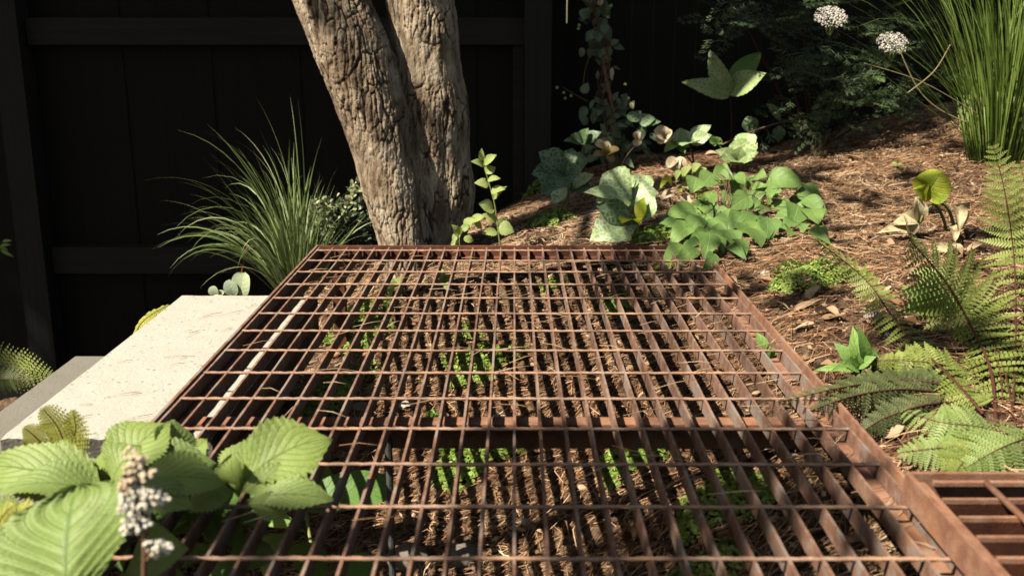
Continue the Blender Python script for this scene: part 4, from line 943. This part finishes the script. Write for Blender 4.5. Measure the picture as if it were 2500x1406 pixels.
# ---- big toothed leaves and flower plume at the lower left
def rodgersia():
    b = Vector((-.50, .86, 0)); b.z = gz1(b.x,b.y)
    root = empty('rodgersia', b, 'large quilted toothed green leaves with a buff flower plume at the lower left', 'perennial')
    # hub, tip, width px, hub depth, tip depth, material
    hand = [
     ((245,1200),(-60,1128),150,1.00,1.02,L_ROD,-1,(-.2,-.6,.8)), ((248,1198),(88,1108),112,1.00,1.06,L_ROD,1,(-.1,-.7,.7)), ((262,1195),(290,1058),66,1.02,1.06,L_ROD,1,(-.7,-.6,.4)),
     ((285,1190),(402,1022),112,.99,1.03,L_ROD,1,(-.5,-.75,.5)), ((400,1130),(432,1026),98,1.02,1.04,L_ROD,1,(.75,-.6,.4)), ((240,1205),(-20,1190),90,.98,.96,L_ROD,-1,(-.2,-.4,.9)),
     ((290,1200),(520,1118),104,.98,1.0,L_ROD,1,(-.25,-.55,.8)), ((455,1140),(503,1068),56,1.06,1.08,L_ROD,1,(-.3,-.7,.6)), ((270,1210),(180,1120),60,1.03,1.06,L_ROD,1,(.5,-.7,.5)),
     ((572,1192),(600,1070),74,1.0,1.03,L_ROD,1,(-.5,-.7,.5)), ((575,1200),(800,1056),132,.97,1.0,L_ROD,1,(-.35,-.62,.7)), ((570,1200),(462,1240),80,.97,.94,L_ROD,1,(0,-.5,.85)),
     ((600,1222),(812,1212),72,.93,.93,L_ROD,1,(-.2,-.62,.78)), ((575,1205),(640,1285),90,.95,.90,L_RODD,1,(0,-.4,.9)), ((570,1205),(500,1300),100,.95,.90,L_RODD,1,(-.3,-.4,.9)),
     ((575,1196),(420,1165),70,1.02,1.04,L_RODD,1,(0,-.5,.8)),
     ((300,1195),(545,1165),92,.93,.94,L_ROD,1,(-.2,-.5,.85)),((290,1205),(470,1235),84,.92,.90,L_ROD,1,(-.1,-.45,.9)),((270,1190),(340,1085),80,.98,1.0,L_ROD,1,(-.5,-.7,.5)),((580,1195),(690,1085),84,.99,1.0,L_ROD,1,(-.5,-.6,.6)),((10,1330),(-60,1230),110,.84,.86,L_ROD,1,(-.2,-.5,.8)),((585,1205),(745,1165),70,.955,.955,L_ROD,1,(-.1,-.5,.85)),
     ((590,1190),(560,1110),70,.96,.97,L_ROD,1,(-.6,-.7,.4)),((430,1200),(400,1120),80,.98,1.0,L_RODD,1,(-.5,-.7,.4)),((600,1230),(700,1250),60,.92,.92,L_ROD,1,(-.3,-.5,.8)),((420,1180),(350,1270),80,.93,.9,L_RODD,1,(.2,-.5,.8)),
     ((300,1400),(450,1328),118,.76,.77,L_ROD,1,(-.1,-.55,.8)), ((300,1400),(262,1290),80,.86,.9,L_RODD,1,(.3,-.7,.5)), ((60,1500),(-10,1300),150,.80,.86,L_LIME,1,(-.4,-.6,.6)),
     ((20,1420),(60,1232),90,.84,.92,L_ROD,1,(-.5,-.6,.6)), ((320,1450),(470,1430),90,.78,.8,L_ROD,1,(-.1,-.6,.8)), ((80,1290),(-40,1240),80,.86,.86,L_LIME,1,(-.3,-.5,.8)),
     ((170,1480),(190,1185),330,.70,.78,L_RODB,2,(-.25,-.72,.62))]
    for i, (a, c, w_, Y, Y2, mt, q, nn) in enumerate(hand):
        l = MB(); random.seed(100+i)
        if mt is not L_RODD and q != 2 and Y > .9: Y *= .93; Y2 *= .93
        if q == 2: lpx(l, a, c, w_, Y, Y2, prof='rodg', serr=.13, teeth=24, seg=120, across=18, quilt=.036, nv=7, kv=3.4, arch=.10, fold=.16, wave=.04, nrm=nn)
        else: lpx(l, a, c, w_, Y, Y2, prof='rodp' if q > 0 else 'ovate', serr=.32 if a[0] > 400 else .2, teeth=15 if a[0] > 400 else 20, seg=90, across=12, quilt=.020, nv=9, kv=4.0, arch=.13, fold=.22, wave=.09, nrm=nn, curl=.10)
        l.build('leaf', mt, root)
    for (hx,hy,Y,mx,my,bx) in ((250,1200,1.0,260,1320,-.48),(572,1198,.97,540,1320,-.40),(300,1400,.85,290,1480,-.48),(178,1470,.70,200,1600,-.42)):
        h = P(hx,hy,Y); g = Vector((bx, .86, gz1(bx,.86)-.02)); petiole(root, [g, (g+h)/2+Vector((.01,0,.02)), h], .0045, STEMG, .003)
    # plume
    st = MB(); fl = MB(); rr = random.Random(77)
    stem(st, [Vector((-.30,.62,gz1(-.30,.62)-.02))]+path([(352,1400,.63),(358,1300,.62),(350,1240,.62),(338,1180,.62),(318,1115,.62)]), .0020, .0009, r=.6)
    cl = [(318,1112,16),(345,1126,14),(322,1142,16),(316,1170,16),(352,1158,16),(372,1152,10),(305,1190,16),(300,1212,16),(312,1232,16),(298,1245,10),(342,1200,16),(360,1206,16),(385,1212,20),(400,1220,14),(338,1228,16),(366,1228,16),
          (334,1250,18),(352,1262,14),(322,1272,18),(340,1282,14),(312,1292,14),(360,1272,12),(372,1330,16),(392,1326,18),(410,1334,14),(384,1345,14)]
    for (cx,cy,rp) in cl:
        c = P(cx,cy,.62); s = scale_at(.62,.2); stem(st, [P(350+(cx-350)*.15, cy+22, .62), c], .0008, .0005, 4, 3, r=.8)
        for k in range(int(rp*1.15)):
            q = Vector((rr.gauss(0,1),rr.gauss(0,1),rr.gauss(0,1))).normalized()*rp*s*1.25*rr.random()**.4; p = c+q; R_ = rr.uniform(.0011,.0018); vs = []
            for i in range(5):
                for j in range(7): vs.append(p+Vector((math.sin(i*math.pi/4)*math.cos(j*.8976), math.sin(i*math.pi/4)*math.sin(j*.8976), math.cos(i*math.pi/4)))*R_*(1+.18*math.sin(3*j+i)))
            fl.add(vs, [(i*7+j, (i+1)*7+j, (i+1)*7+(j+1)%7, i*7+(j+1)%7) for i in range(4) for j in range(7)], r=min(1,max(0,(1.0 if cy > 1195 else .55)+rr.uniform(-.35,.1))))
    st.build('flower_stem', STEMB, root); fl.build('flower', m_ramp('buff_floret', [(0,(.74,.50,.30)),(.4,(.84,.66,.46)),(.75,(.90,.82,.64)),(1,(.95,.93,.86))], .7, .06), root)
rodgersia()
# leaves growing up from under the bars
b = P(840,1330,.98); b.z = gz1(b.x,b.y)
root = empty('rodgersia', b, 'smooth olive green leaves under the bars of the large grating near its left', 'perennial')
for i,(a,c,w_,Y,mt) in enumerate((((742,1232),(968,1190),112,1.30,L_RODD),((790,1195),(780,1135),60,1.36,L_RODD),((700,1300),(640,1400),100,.98,L_RODD),((690,1330),(800,1400),90,.95,L_RODD),((590,1390),(480,1420),90,.92,L_RODD),
     ((850,1440),(900,1350),90,.95,L_RODD),((470,1300),(380,1250),110,.92,L_RODD),((560,1290),(640,1230),110,.96,L_RODD),((420,1400),(520,1330),120,.86,L_RODD),((560,1400),(660,1330),120,.88,L_RODD),((600,1330),(520,1270),100,.92,L_RODD),((380,1330),(450,1260),100,.9,L_RODD),((730,1290),(630,1250),50,1.1,L_HERB),((690,1250),(650,1225),26,1.1,L_LIME))):
    l = MB(); p0 = P(*a,Y); p1 = P(*c,Y+.02)
    for p in (p0,p1):
        if p.z > -.05: p += (p-CAMP)*((p.z+.05)/(CAMP.z-p.z))
    leaf(l, p0, p1, w_*scale_at(Y,-.1), (-.2,-.6,.8), 'round' if i < 2 else 'obov', serr=.04, seg=26, across=6, quilt=.01); l.build('leaf', mt, root)
petiole(root, [b+Vector((0,0,-.02)), P(760,1290,1.15)-Vector((0,0,.03)), P(744,1232,1.30)], .003, STEMG)

# ---- ferns
def fern(label, fronds, mats=None):
    b = fronds[0][0][0]; bb = P(*b); bb.z = gz1(bb.x, bb.y)
    root = empty('fern', bb, label, 'fern')
    for i, f in enumerate(fronds):
        pts, wd, n0, mt, kw = f; pp = [PS(x,y,Y,.0 if j == 0 else .02) for j,(x,y,Y) in enumerate(pts)]; random.seed(300+i+len(label))
        frond('frond', pp, wd*scale_at(pts[1][2],.1), n0, mt, STEMR, root, **kw)
    return root
K = dict
fern('tall feathery fern with a dark arching rachis standing at the right edge', [
  ([(2432,1032,1.52),(2418,900,1.50),(2370,795,1.47),(2310,690,1.44),(2225,590,1.42)], 300, (-.5,-.5,.75), FERNM, K(npin=26,npn=14,start=.22,rr=.0030,wratio=.22,droop=.35)),
  ([(2400,1010,1.60),(2330,930,1.58),(2200,800,1.55),(2110,680,1.53),(1990,585,1.52)], 118, (-.2,-.8,.55), FERNM, K(npin=34,npn=9,start=.08,rr=.0022,wratio=.36,droop=.5)),
  ([(2470,1020,1.62),(2480,850,1.62),(2476,640,1.63),(2455,480,1.65),(2425,356,1.66)], 190, (-.5,-.8,.3), FERNM, K(npin=28,npn=12,start=.1,rr=.0022,wratio=.24,droop=.35)),
  ([(2560,1020,1.62),(2570,850,1.64),(2560,680,1.66),(2520,520,1.68),(2490,400,1.7)], 230, (-.4,-.8,.3), FERNM, K(npin=24,npn=12,start=.1,wratio=.24,droop=.4)),
  ([(2450,1040,1.5),(2440,900,1.55),(2400,770,1.62),(2350,660,1.7)], 240, (-.3,-.7,.6), FERNM, K(npin=20,npn=12,wratio=.24,droop=.5)),
  ([(2480,1040,1.5),(2440,860,1.7),(2380,760,1.85),(2340,640,2.0)], 170, (-.2,-.7,.6), FERNM, K(npin=20,npn=11,wratio=.25,droop=.4))])
fern('low dark fern creeping over the right frame of the large grating', [
  ([(2300,930,1.34),(2180,930,1.28),(2060,945,1.21),(1900,982,1.14)], 100, (-.1,-.8,.6), FERND, K(npin=28,npn=9,start=.05,droop=.9,wratio=.36,rr=.0016)),
  ([(2320,960,1.34),(2200,950,1.27),(2090,965,1.20),(1985,1000,1.13)], 130, (-.1,-.8,.6), FERND, K(npin=24,npn=9,start=.05,droop=.9,wratio=.36)),
  ([(2350,960,1.45),(2260,930,1.42),(2150,925,1.40),(2050,930,1.40)], 110, (-.1,-.8,.6), FERND, K(npin=24,npn=9,start=.05,droop=.7,wratio=.36)),
  ([(2340,980,1.40),(2250,990,1.36),(2160,1020,1.33),(2110,1050,1.32)], 100, (-.1,-.8,.6), FERND, K(npin=20,npn=8,start=.05,droop=.6,wratio=.4)),
  ([(2360,930,1.5),(2290,890,1.5),(2200,880,1.5),(2120,880,1.5)], 120, (-.1,-.8,.6), FERNM, K(npin=22,npn=8,start=.05,droop=.6,wratio=.38))])
fern('pale fern spreading flat fronds behind the raised grating box', [
  ([(2440,1060,1.28),(2380,1040,1.24),(2290,1030,1.20),(2200,1000,1.20)], 150, (-.1,-.65,.75), FERNP, K(npin=17,npn=11,start=.1,wratio=.23,droop=.35)),
  ([(2450,1090,1.22),(2370,1090,1.17),(2280,1095,1.14),(2195,1105,1.12)], 130, (-.1,-.65,.75), FERNP, K(npin=17,npn=11,start=.1,wratio=.23,droop=.35)),
  ([(2540,1060,1.22),(2490,1075,1.16),(2430,1100,1.12),(2360,1140,1.08)], 170, (-.1,-.7,.7), FERNP, K(npin=17,npn=11,start=.05,wratio=.23,droop=.35)),
  ([(2450,1060,1.25),(2400,1080,1.2),(2350,1130,1.14),(2330,1160,1.12)], 130, (-.1,-.7,.7), FERNM, K(npin=17,npn=11,start=.05,wratio=.23,droop=.2))])
fern('small yellow green fern lying over the near edge of the cream slab', [
  ([(140,1130,1.06),(155,1085,1.06),(140,1040,1.06),(105,998,1.06)], 130, (-.15,-.93,.35), FERNY, K(npin=20,npn=8,start=.02,wratio=.26,droop=.05)),
  ([(145,1130,1.06),(175,1085,1.06),(185,1045,1.06),(178,1002,1.06)], 80, (-.15,-.93,.35), FERNY, K(npin=16,npn=7,start=.02,wratio=.26,droop=.05)),
  ([(140,1130,1.06),(105,1085,1.06),(80,1060,1.06),(60,1045,1.06)], 70, (-.15,-.93,.35), FERNY, K(npin=14,npn=7,start=.02,wratio=.28,droop=.05)),
  ([(110,1140,1.06),(95,1120,1.06),(75,1100,1.06),(58,1080,1.06)], 70, (-.15,-.93,.35), FERNM, K(npin=12,npn=7,start=.02,wratio=.28))])
fern('small sunlit fern at the left picture edge above the quilted leaves', [
  ([(10,1300,.82),(30,1275,.81),(55,1250,.80),(80,1240,.80)], 90, (-.2,-.75,.6), FERNY, K(npin=14,npn=7,start=.02,wratio=.4)),
  ([(-20,1310,.82),(-5,1280,.82),(10,1255,.81),(30,1235,.81)], 80, (-.2,-.75,.6), FERNY, K(npin=14,npn=7,start=.02,wratio=.4)),
  ([(0,1320,.80),(30,1300,.79),(60,1285,.78),(80,1275,.78)], 60, (-.2,-.75,.6), FERNY, K(npin=12,npn=6,start=.02,wratio=.4))])
fern('dark green fern rising in the shade beside the lower grey step', [
  ([(-60,930,2.02),(-20,900,2.0),(50,905,1.98),(128,918,1.96)], 130, (-.1,-.9,.3), FERNM, K(npin=22,npn=8,start=.02,wratio=.26,droop=.05,fwd=.5)),
  ([(-80,960,2.0),(-40,930,1.98),(20,925,1.96),(80,930,1.94)], 90, (-.1,-.9,.3), FERND, K(npin=18,npn=8,start=.02,wratio=.28,droop=.3))])
fern('sunlit fern tip showing behind the far left corner of the cream slab', [
  ([(330,820,1.86),(345,790,1.88),(375,765,1.90),(410,745,1.92)], 70, (-.5,-.7,.4), FERNY, K(npin=16,npn=7,start=.02,wratio=.4,fwd=.6))])
# sprig in the shadowed far left
b = P(-10,640,2.9); b.z = gz1(b.x,b.y)
root = empty('young_plant', b, 'faint leafy sprig in deep shade at the far left edge', 'seedling')
for (a,c) in (((0,600),(28,598)),((0,610),(34,628)),((-5,600),(20,612)),((5,590),(30,588))):
    l = MB(); lpx(l, a, c, 8, 2.9, prof='lance'); l.build('leaf', L_HERB, root)
petiole(root, [b+Vector((-.06,0,0)), P(-40,620,2.9), P(5,595,2.9)], .0015, STEMG)

# ---- arum with withered spathes
b = P(2322,605,2.12); b.z = gz1(b.x,b.y)
root = empty('arum_lily', b, 'arum with a yellow patched leaf and two withered cream spathes', 'lily')
l = MB(); lpx(l, (2262,478), (2300,422), 88, 2.1, 2.06, prof='round', seg=30, across=8, fold=.25, wave=.12, arch=.1, nrm=(-.4,-.9,.2)); lpx(l, (2268,476), (2232,462), 52, 2.1, 2.07, prof='ovate', seg=18, across=5, fold=.2, wave=.1, nrm=(-.4,-.9,.2)); l.build('leaf', L_YEL, root)
petiole(root, [b+Vector((0,0,-.02)), P(2316,590,2.12), P(2305,540,2.11), P(2285,500,2.10), P(2262,476,2.1)], .0042, STEMG, .003)
petiole(root, [P(2332,600,2.12), P(2330,560,2.11), P(2316,512,2.11), P(2292,496,2.1), P(2262,512,2.09), P(2245,545,2.08)], .0036, STEMG, .003)
petiole(root, [P(2328,602,2.12), P(2332,590,2.11), P(2340,570,2.11)], .0085, STEMG, .007)
for (a,c,w_,pf,fo) in (((2340,575),(2336,500),36,'obov',.9),((2330,590),(2318,560),22,'ovate',.8),((2352,530),(2326,502),26,'ovate',.6),((2240,545),(2238,482),36,'obov',.8),((2250,545),(2180,545),44,'ovate',.7),((2240,560),(2140,570),36,'ovate',.5),((2225,575),(2205,520),30,'ovate',.9),((2325,605),(2270,612),26,'ovate',.5),((2320,600),(2350,625),24,'ovate',.5),((2345,560),(2352,505),24,'lance',.8)):
    l = MB(); lpx(l, a, c, w_, 2.10, 2.08, prof=pf, seg=20, across=6, fold=fo, wave=.14, arch=.12, quilt=.03, nv=3, kv=.2); l.build('spathe', L_DRY, root)
petiole(root, [P(2322,605,2.12), P(2280,575,2.1), P(2230,570,2.08)], .002, STEMG)

# ---- rosettes and sprigs
def rosette(label, hub, Y, leaves, mat, prof='spoon', cat='seedling'):
    b = G(*hub); Y = b.y-.004-(.03 if mat is L_HERB else 0)
    root = empty('young_plant', b, label, cat, 'seedlings in the bed')
    for (tx,ty,wd) in leaves:
        l = MB(); lpx(l, hub, (tx,ty), wd, Y, Y+random.uniform(-.03,.02), prof=prof, seg=16, across=4, arch=.12, fold=.22); l.build('leaf', mat, root)
    return root
rosette('rosette of upright spoon shaped leaves at the outer edge of the right grating frame', (2090,898), 1.52, [(2036,836,36),(2082,796,32),(2096,860,28),(2030,905,30),(2060,890,34),(2100,812,20),(2140,870,28),(1985,905,20),(2120,890,30)], L_HERB, 'lance')
rosette('deep green long leaves rising from the rosette by the grating frame', (2118,905), 1.50, [(2092,790,30),(2078,822,20),(2138,850,24)], L_RODD, 'lance')
rosette('pale spoon leaved rosette beneath the dark fern rachis', (2278,780), 1.80, [(2205,700,28),(2240,690,22),(2276,705,34),(2240,745,26),(2310,735,28),(2330,720,22),(2215,745,24),(2298,690,20)], L_HERB)
rosette('lime leaf tuft under the yellowed arum behind the fern', (2290,690), 1.95, [(2250,655,36),(2240,690,26),(2225,660,22),(2300,650,26)], L_LIME, 'ovate')
rosette('tiny sprig growing up through the right side of the large grating', (1880,878), 1.46, [(1846,812,26),(1862,845,26),(1895,850,20),(1885,872,18)], L_HERB, 'obov')
rosette('bluish conifer sprig below the right bars of the large grating', (2092,1215), 1.16, [(2080,1178,5),(2088,1180,5),(2098,1188,5),(2106,1196,5),(2110,1206,5),(2082,1198,5),(2100,1225,5),(2112,1218,5)], L_WHITE, 'lance')
rosette('light green seedling under the far left bars of the large grating', (960,705), 1.98, [(948,668,26),(985,680,22),(940,700,24),(1000,676,20),(955,725,22),(920,720,20)], L_LIME, 'ovate')
rosette('light green seedling under the far bars right of the trunk foot', (1085,690), 2.02, [(1075,655,20),(1100,668,18),(1068,700,22),(1095,712,22)], L_LIME, 'ovate')
rosette('pale tongue leaves in the gap beside the slab under the grating', (640,1005), 1.35, [(632,945,16),(668,970,12),(690,1000,24),(650,1015,22),(700,965,14)], L_HERB, 'lance')
rosette('two seedling leaves beside the long beam of the large grating', (1055,1018), 1.42, [(1040,1006,20),(1075,1010,22),(1060,998,16)], L_HERB, 'round')
rosette('small two leaved sprout on open soil behind the arum', (2190,402), 2.9, [(2176,398,8),(2204,406,8)], L_HERB, 'ovate')
b = P(585,705,2.05); b.z = gz1(b.x,b.y)
root = empty('pale_leaved_plant', b, 'three pale blue green rounded leaves behind the far edge of the cream slab', 'perennial', None)
for (a,c,w_) in (((588,722),(598,664),46),((572,722),(560,682),32),((528,722),(518,698),24),((520,722),(548,712),16)):
    l = MB(); lpx(l, a, c, w_, 2.02, prof='round', seg=16, across=5, nrm=(-.3,-.9,.3)); l.build('leaf', L_WHITE, root)
petiole(root, [b+Vector((0,0,-.02)), P(588,722,2.02)], .002, STEMG)

# ---- creeping cushions
moss(1342,545,.055,.045,'bright cushion of tiny leaves behind the grating in front of the dark hellebore',n=1500,hgt=.028,hue=.15,seed=1)
moss(1980,700,.085,.06,'bright dome of tiny leaves on open soil right of the large grating',n=3200,hgt=.038,leafr=.0024,hue=.2,seed=2)
moss(1600,590,.06,.05,'shaded cushion of tiny leaves under the silver hellebore',n=1000,hgt=.03,seed=3)
moss(640,712,.05,.03,'grey green cushion of tiny leaves behind the slab and left frame',n=700,hgt=.02,seed=4)
moss(880,800,.085,.12,'long green cushion beneath the left bars near the far post',n=2800,hgt=.025,hue=.1,seed=5)
moss(800,965,.085,.075,'green cushion beneath the left bars just beyond the cross beam',n=2600,hgt=.025,hue=.15,seed=6)
moss(1170,905,.07,.06,'bright green cushion beneath the middle bars beyond the cross beam',n=2200,hgt=.028,hue=.05,seed=7)
moss(1160,1120,.075,.07,'green cushion beneath the middle bars nearer than the cross beam',n=2200,hgt=.028,leafr=.0036,hue=-.05,seed=8)
moss(1545,1125,.05,.06,'dark shaded cushion beneath the bars right of the middle near the beam',n=1300,hgt=.025,leafr=.0034,hue=-.2,seed=9)
moss(1770,1235,.06,.055,'yellow green cushion beneath the right hand bars in the near half',n=1700,hgt=.022,leafr=.0032,hue=.15,seed=10)
moss(1730,1410,.05,.03,'cushion of tiny leaves cut by the bottom picture edge under the bars',n=700,hgt=.02,leafr=.0032,hue=.2,seed=11)
moss(1500,745,.028,.05,'narrow cushion beneath the far bars right of the middle',n=500,hgt=.015,hue=0,seed=12)
moss(1350,705,.035,.03,'small dark cushion beneath the far middle bars',n=450,hgt=.015,hue=-.15,seed=13)
moss(1625,655,.03,.03,'small lime cushion beneath the far right bars',n=400,hgt=.012,hue=.15,seed=14)
moss(1140,820,.03,.03,'thin patch of tiny leaves beneath the centre bars',n=300,hgt=.01,hue=.1,seed=15)
moss(1310,480,.05,.04,'pale grey green lichen like cushion at the foot of the fence post',n=700,hgt=.045,hue=.1,seed=16)

# ---- litter: fallen leaves, stones, sticks, pipes
LV = [('curled tan leaf on the soil right of the large grating frame',(1990,772),(2050,790),30),('long tan leaf lying on soil below the bright dome',(1935,770),(2010,745),16),('flat pale leaf near the right frame by the rosette',(1935,815),(1985,808),24),
 ('boat shaped tan leaf on open soil left of the black pipe',(2005,785),(2065,790),16),('large brown leaf lying below the pale fern right of the frame',(2155,1080),(2205,1070),50),('torn brown leaf among shaded soil under the fern',(2170,1050),(2230,1040),24),
 ('small orange leaf fragment right of the box corner',(2100,1025),(2130,1020),16),('pale curled leaf just behind the bright dome',(2050,662),(2110,672),20),('tan leaf leaning on the near side of the bright dome',(1965,735),(2000,718),22),
 ('pale leaf between dome and rightmost fern',(2215,680),(2270,670),22),('light leaf behind the near right rosette',(2000,905),(2040,915),26),('brown leaf piece on soil behind barrenwort and arum',(2060,385),(2100,400),14),
 ('tan leaf at the back by the fence foot',(1630,372),(1670,380),14),('dry leaf fragment left of the grass clump foot',(2150,345),(2190,340),14),('curled leaf behind the silver hellebore on the mound',(1435,395),(1470,400),16),
 ('dry leaf at the post foot left of the small cushion',(1260,500),(1320,490),26),('orange brown leaf seen between bars near the beam centre',(1262,1088),(1310,1092),20),('brown leaf beneath the middle bars in the near half',(1530,1300),(1548,1340),34),
 ('reddish leaf beneath the far middle bars',(1365,740),(1395,750),20),('pale leaf beneath the bars left of the far post',(805,880),(845,870),22),('tan curled leaf beneath the right bars',(1480,860),(1530,872),18),('brown leaf wedge beneath the near right bars',(1800,1190),(1850,1200),22),
 ('buff leaf on the right frame ledge under the dark fern',(1960,935),(2000,940),22),('small leaf scrap at the frame end near barrenwort',(1770,690),(1800,700),14),('broad tan leaf on soil behind the dome',(1840,690),(1890,700),18),('thin tan leaf before the dome by the frame',(1870,760),(1925,768),12),
 ('dry leaf resting beside the arum stalks',(2360,620),(2410,612),18),('tan leaf in the middle of the open soil',(2010,600),(2040,575),14),('brown leaf below the fence joints at the back',(1720,385),(1760,392),12),('leaf in the back litter right of the dim hellebore',(1980,345),(2015,352),12)]
def fallen():
    for i, (lab, a, c, wd) in enumerate(LV):
        g0 = G(*a); g1 = G(*c); random.seed(900+i); m = MB()
        L = (g1-g0).length; o = Vector((0,0,0)); mid = (g0+g1)/2; up = Vector((random.uniform(-.3,.3), -.35, 1))
        if L > .10: d = (g1-g0)/L; g0 = mid-d*.05; g1 = mid+d*.05
        z = Vector((0,0,.007)); leaf(m, g0+z-mid, g1+z*random.uniform(1,2.6)-mid, max(.014, wd*scale_at(mid.y, mid.z)*1.1), up, 'ovate', seg=14, across=4, fold=random.uniform(.15,.7), wave=.12, arch=random.uniform(-.05,.22), serr=.06, r=random.uniform(.35,1))
        ob = m.build('fallen_leaf', DRYL); ob.location = mid; tag(ob, lab, 'fallen leaf', 'fallen leaves on the soil')
fallen()
def dead_leaf_scatter():     # many more small scraps in the litter
    rr = random.Random(55); m = MB()
    for i in range(330):
        x = rr.uniform(-.5,1.9); y = rr.uniform(.8,3.4); p = Vector((x,y,gz1(x,y)+.004)); a = rr.uniform(0,6.28); L = rr.uniform(.012,.036)
        leaf(m, p, p+Vector((math.cos(a)*L, math.sin(a)*L, rr.uniform(0,.006))), L*rr.uniform(.35,.7), (rr.uniform(-.4,.4), -.3, 1), 'ovate', seg=6, across=2, fold=rr.uniform(.1,.7), wave=.15, arch=rr.uniform(0,.25), r=rr.random())
    o = m.build('leaf_litter', DRYL); tag(o, 'small dry leaf scraps lying among the pine needles', 'leaf litter', kind='stuff')
dead_leaf_scatter()
def stone(lab, px, py, sz, r, seed, on=None):
    p = G(px,py); m = MB(); rr = random.Random(seed); n1, n2 = 14, 9; vs = []
    for i in range(n2+1):
        ph = math.pi*i/n2
        for j in range(n1):
            th = 2*math.pi*j/n1; v = Vector((math.sin(ph)*math.cos(th), math.sin(ph)*math.sin(th)*.8, math.cos(ph)*.62)); k = 1+.28*noise.noise(v*1.7+Vector((seed,0,0)))
            vs.append(v*k*sz)
    m.add(vs, [(i*n1+j, i*n1+(j+1)%n1, (i+1)*n1+(j+1)%n1, (i+1)*n1+j) for i in range(n2) for j in range(n1)], r=r)
    o = m.build('stone', STONE); o.location = p+Vector((0,0,sz*.3)); tag(o, lab, 'stone', 'small stones on the soil')
for i,(lab,px,py,sz,r) in enumerate((('whitish broken stone beneath the bars left of the beam middle',996,998,.016,.95),('dark hollow lump beneath the left bars near the beam',880,1000,.016,.3),('grey stone beneath the lowest bars left of centre',1000,1375,.03,.12),
   ('rough stone beneath the lowest bars at the centre left',1130,1370,.028,.15),('pale stone in dark soil beneath the near centre bars',1285,1278,.008,.8),('whitish stone on soil behind the dome and barrenwort',1870,672,.010,1.0),
   ('brown rounded stone at the back near the grass clump',2138,338,.017,.5),('small pale stone at the back below the elder',2055,358,.009,.8),('grey stone on the mound before the pipe',2128,778,.012,.55),('small stone beneath the far middle bars',1325,745,.008,.9))): stone(lab,px,py,sz,r,i)
def stick(lab, pts, r, mat=STEMB, name='stick', cat='stick', grp='sticks and twigs', rr=.9):
    m = MB(); q = [Vector(p) for p in pts]; c = q[0]; stem(m, [p-c for p in q], r, r*.6, r=rr); o = m.build(name, mat); o.location = c; tag(o, lab, cat, grp)
def gpt(x, y, up=.004): g = G(x,y); g.z += up; return g
stick('long straight stick leaning from the elder foot down to the hellebores', [P(1760,355,2.9), P(1840,320,3.0), P(1920,295,3.1), P(1985,280,3.2)], .0026)
stick('bent pale twig lying across soil from the barrenwort to the right', [gpt(1740,642,.01), gpt(1800,652,.01), gpt(1880,664,.008), gpt(1960,658,.008), gpt(2050,648,.008)], .0018, rr=1)
stick('thin twig arching up beside the frame end', [gpt(1795,686), P(1815,655,2.1), P(1845,625,2.15), P(1875,605,2.2)], .0011, rr=1)
stick('short grey twig poking up under the barrenwort', [gpt(1874,642), P(1884,610,2.2), P(1890,582,2.25)], .0014, rr=1)
stick('dark stick across the back litter below the elder', [gpt(1880,330), gpt(1960,318), gpt(2030,305)], .0022, rr=.3)
stick('forked pale twig lying on the bars near the far right corner', [P(1688,690,2.0)+Vector((0,0,.0)), P(1712,655,2.0), P(1720,628,2.0)], .001, rr=1)
stick('thin buff stem lying along the soil at the post foot', [gpt(1325,508), gpt(1345,512), gpt(1360,515)], .002, rr=1)
stick('black irrigation pipe half buried in soil beside the fern', [gpt(2135,758,-.003), gpt(2148,790,.004), gpt(2165,820,.004), gpt(2178,850,-.006)], .0065, PIPE, 'irrigation_pipe', 'pipe', None, .4)
stick('black plastic peg on soil under the far left bars', [gpt(740,905,.0), gpt(752,900,.012)], .006, PIPE, 'irrigation_peg', 'peg', None, 0)
def slab_needles():
    rs = random.Random(66); m = MB()
    for i in range(24):
        x = rs.uniform(-.605,-.435); y = rs.uniform(1.16,1.79); a = rs.gauss(.5,.7); L = rs.uniform(.012,.05)
        p = Vector((x,y,ST+.0018)); d = Vector((math.cos(a),math.sin(a),0)); q = p+d*L+Vector((0,0,.0008)); q.x = min(max(q.x,-.61),-.432)
        m.tube([p, (p+q)/2+Vector((0,rs.uniform(-.0015,.0015),.001)), q], [.0004,.0005,.0003], 3, r=rs.uniform(.7,1))
    o = m.build('fallen_needles', NEEDLE); tag(o, 'scattered dry needles lying on top of the cream slab', 'needles', kind='stuff')
slab_needles()

def bar_litter():
    rs = random.Random(67); m = MB()
    for i in range(150):
        x = rs.uniform(-.4,.38) if i % 3 else rs.uniform(.34,.39); y = rs.uniform(.85,2.08); a = rs.gauss(.2,.5); L = rs.uniform(.034,.07); z = .0022 if i % 3 else -.0185
        p = Vector((x,y,z)); q = p+Vector((math.cos(a)*L, math.sin(a)*L, rs.uniform(-.001,.005)))
        if q.x > .396: q.x = .396
        m.tube([p, (p+q)/2+Vector((0,rs.uniform(-.003,.003),.002)), q], [.0004,.0006,.0003], 3, r=rs.uniform(.5,1))
    for i in range(7):
        x = rs.uniform(.372,.388); y = rs.uniform(.85,2.05); on = x > .362; L = rs.uniform(.012,.02) if on else rs.uniform(.034,.045); a = rs.gauss(0,.4)
        p = Vector((x-L/2,y,-.0175 if on else .0035)); leaf(m, p, p+Vector((L*math.cos(a), L*math.sin(a), .002)), L*.45, (rs.uniform(-.3,.3),-.3,1), 'ovate', seg=8, across=2, fold=.35, wave=.12, arch=.12, r=rs.uniform(.3,.8))
    o = m.build('fallen_needles', NEEDLE); tag(o, 'stray dry needles caught on the bars and right ledge of the large grating', 'needles', kind='stuff')
bar_litter()
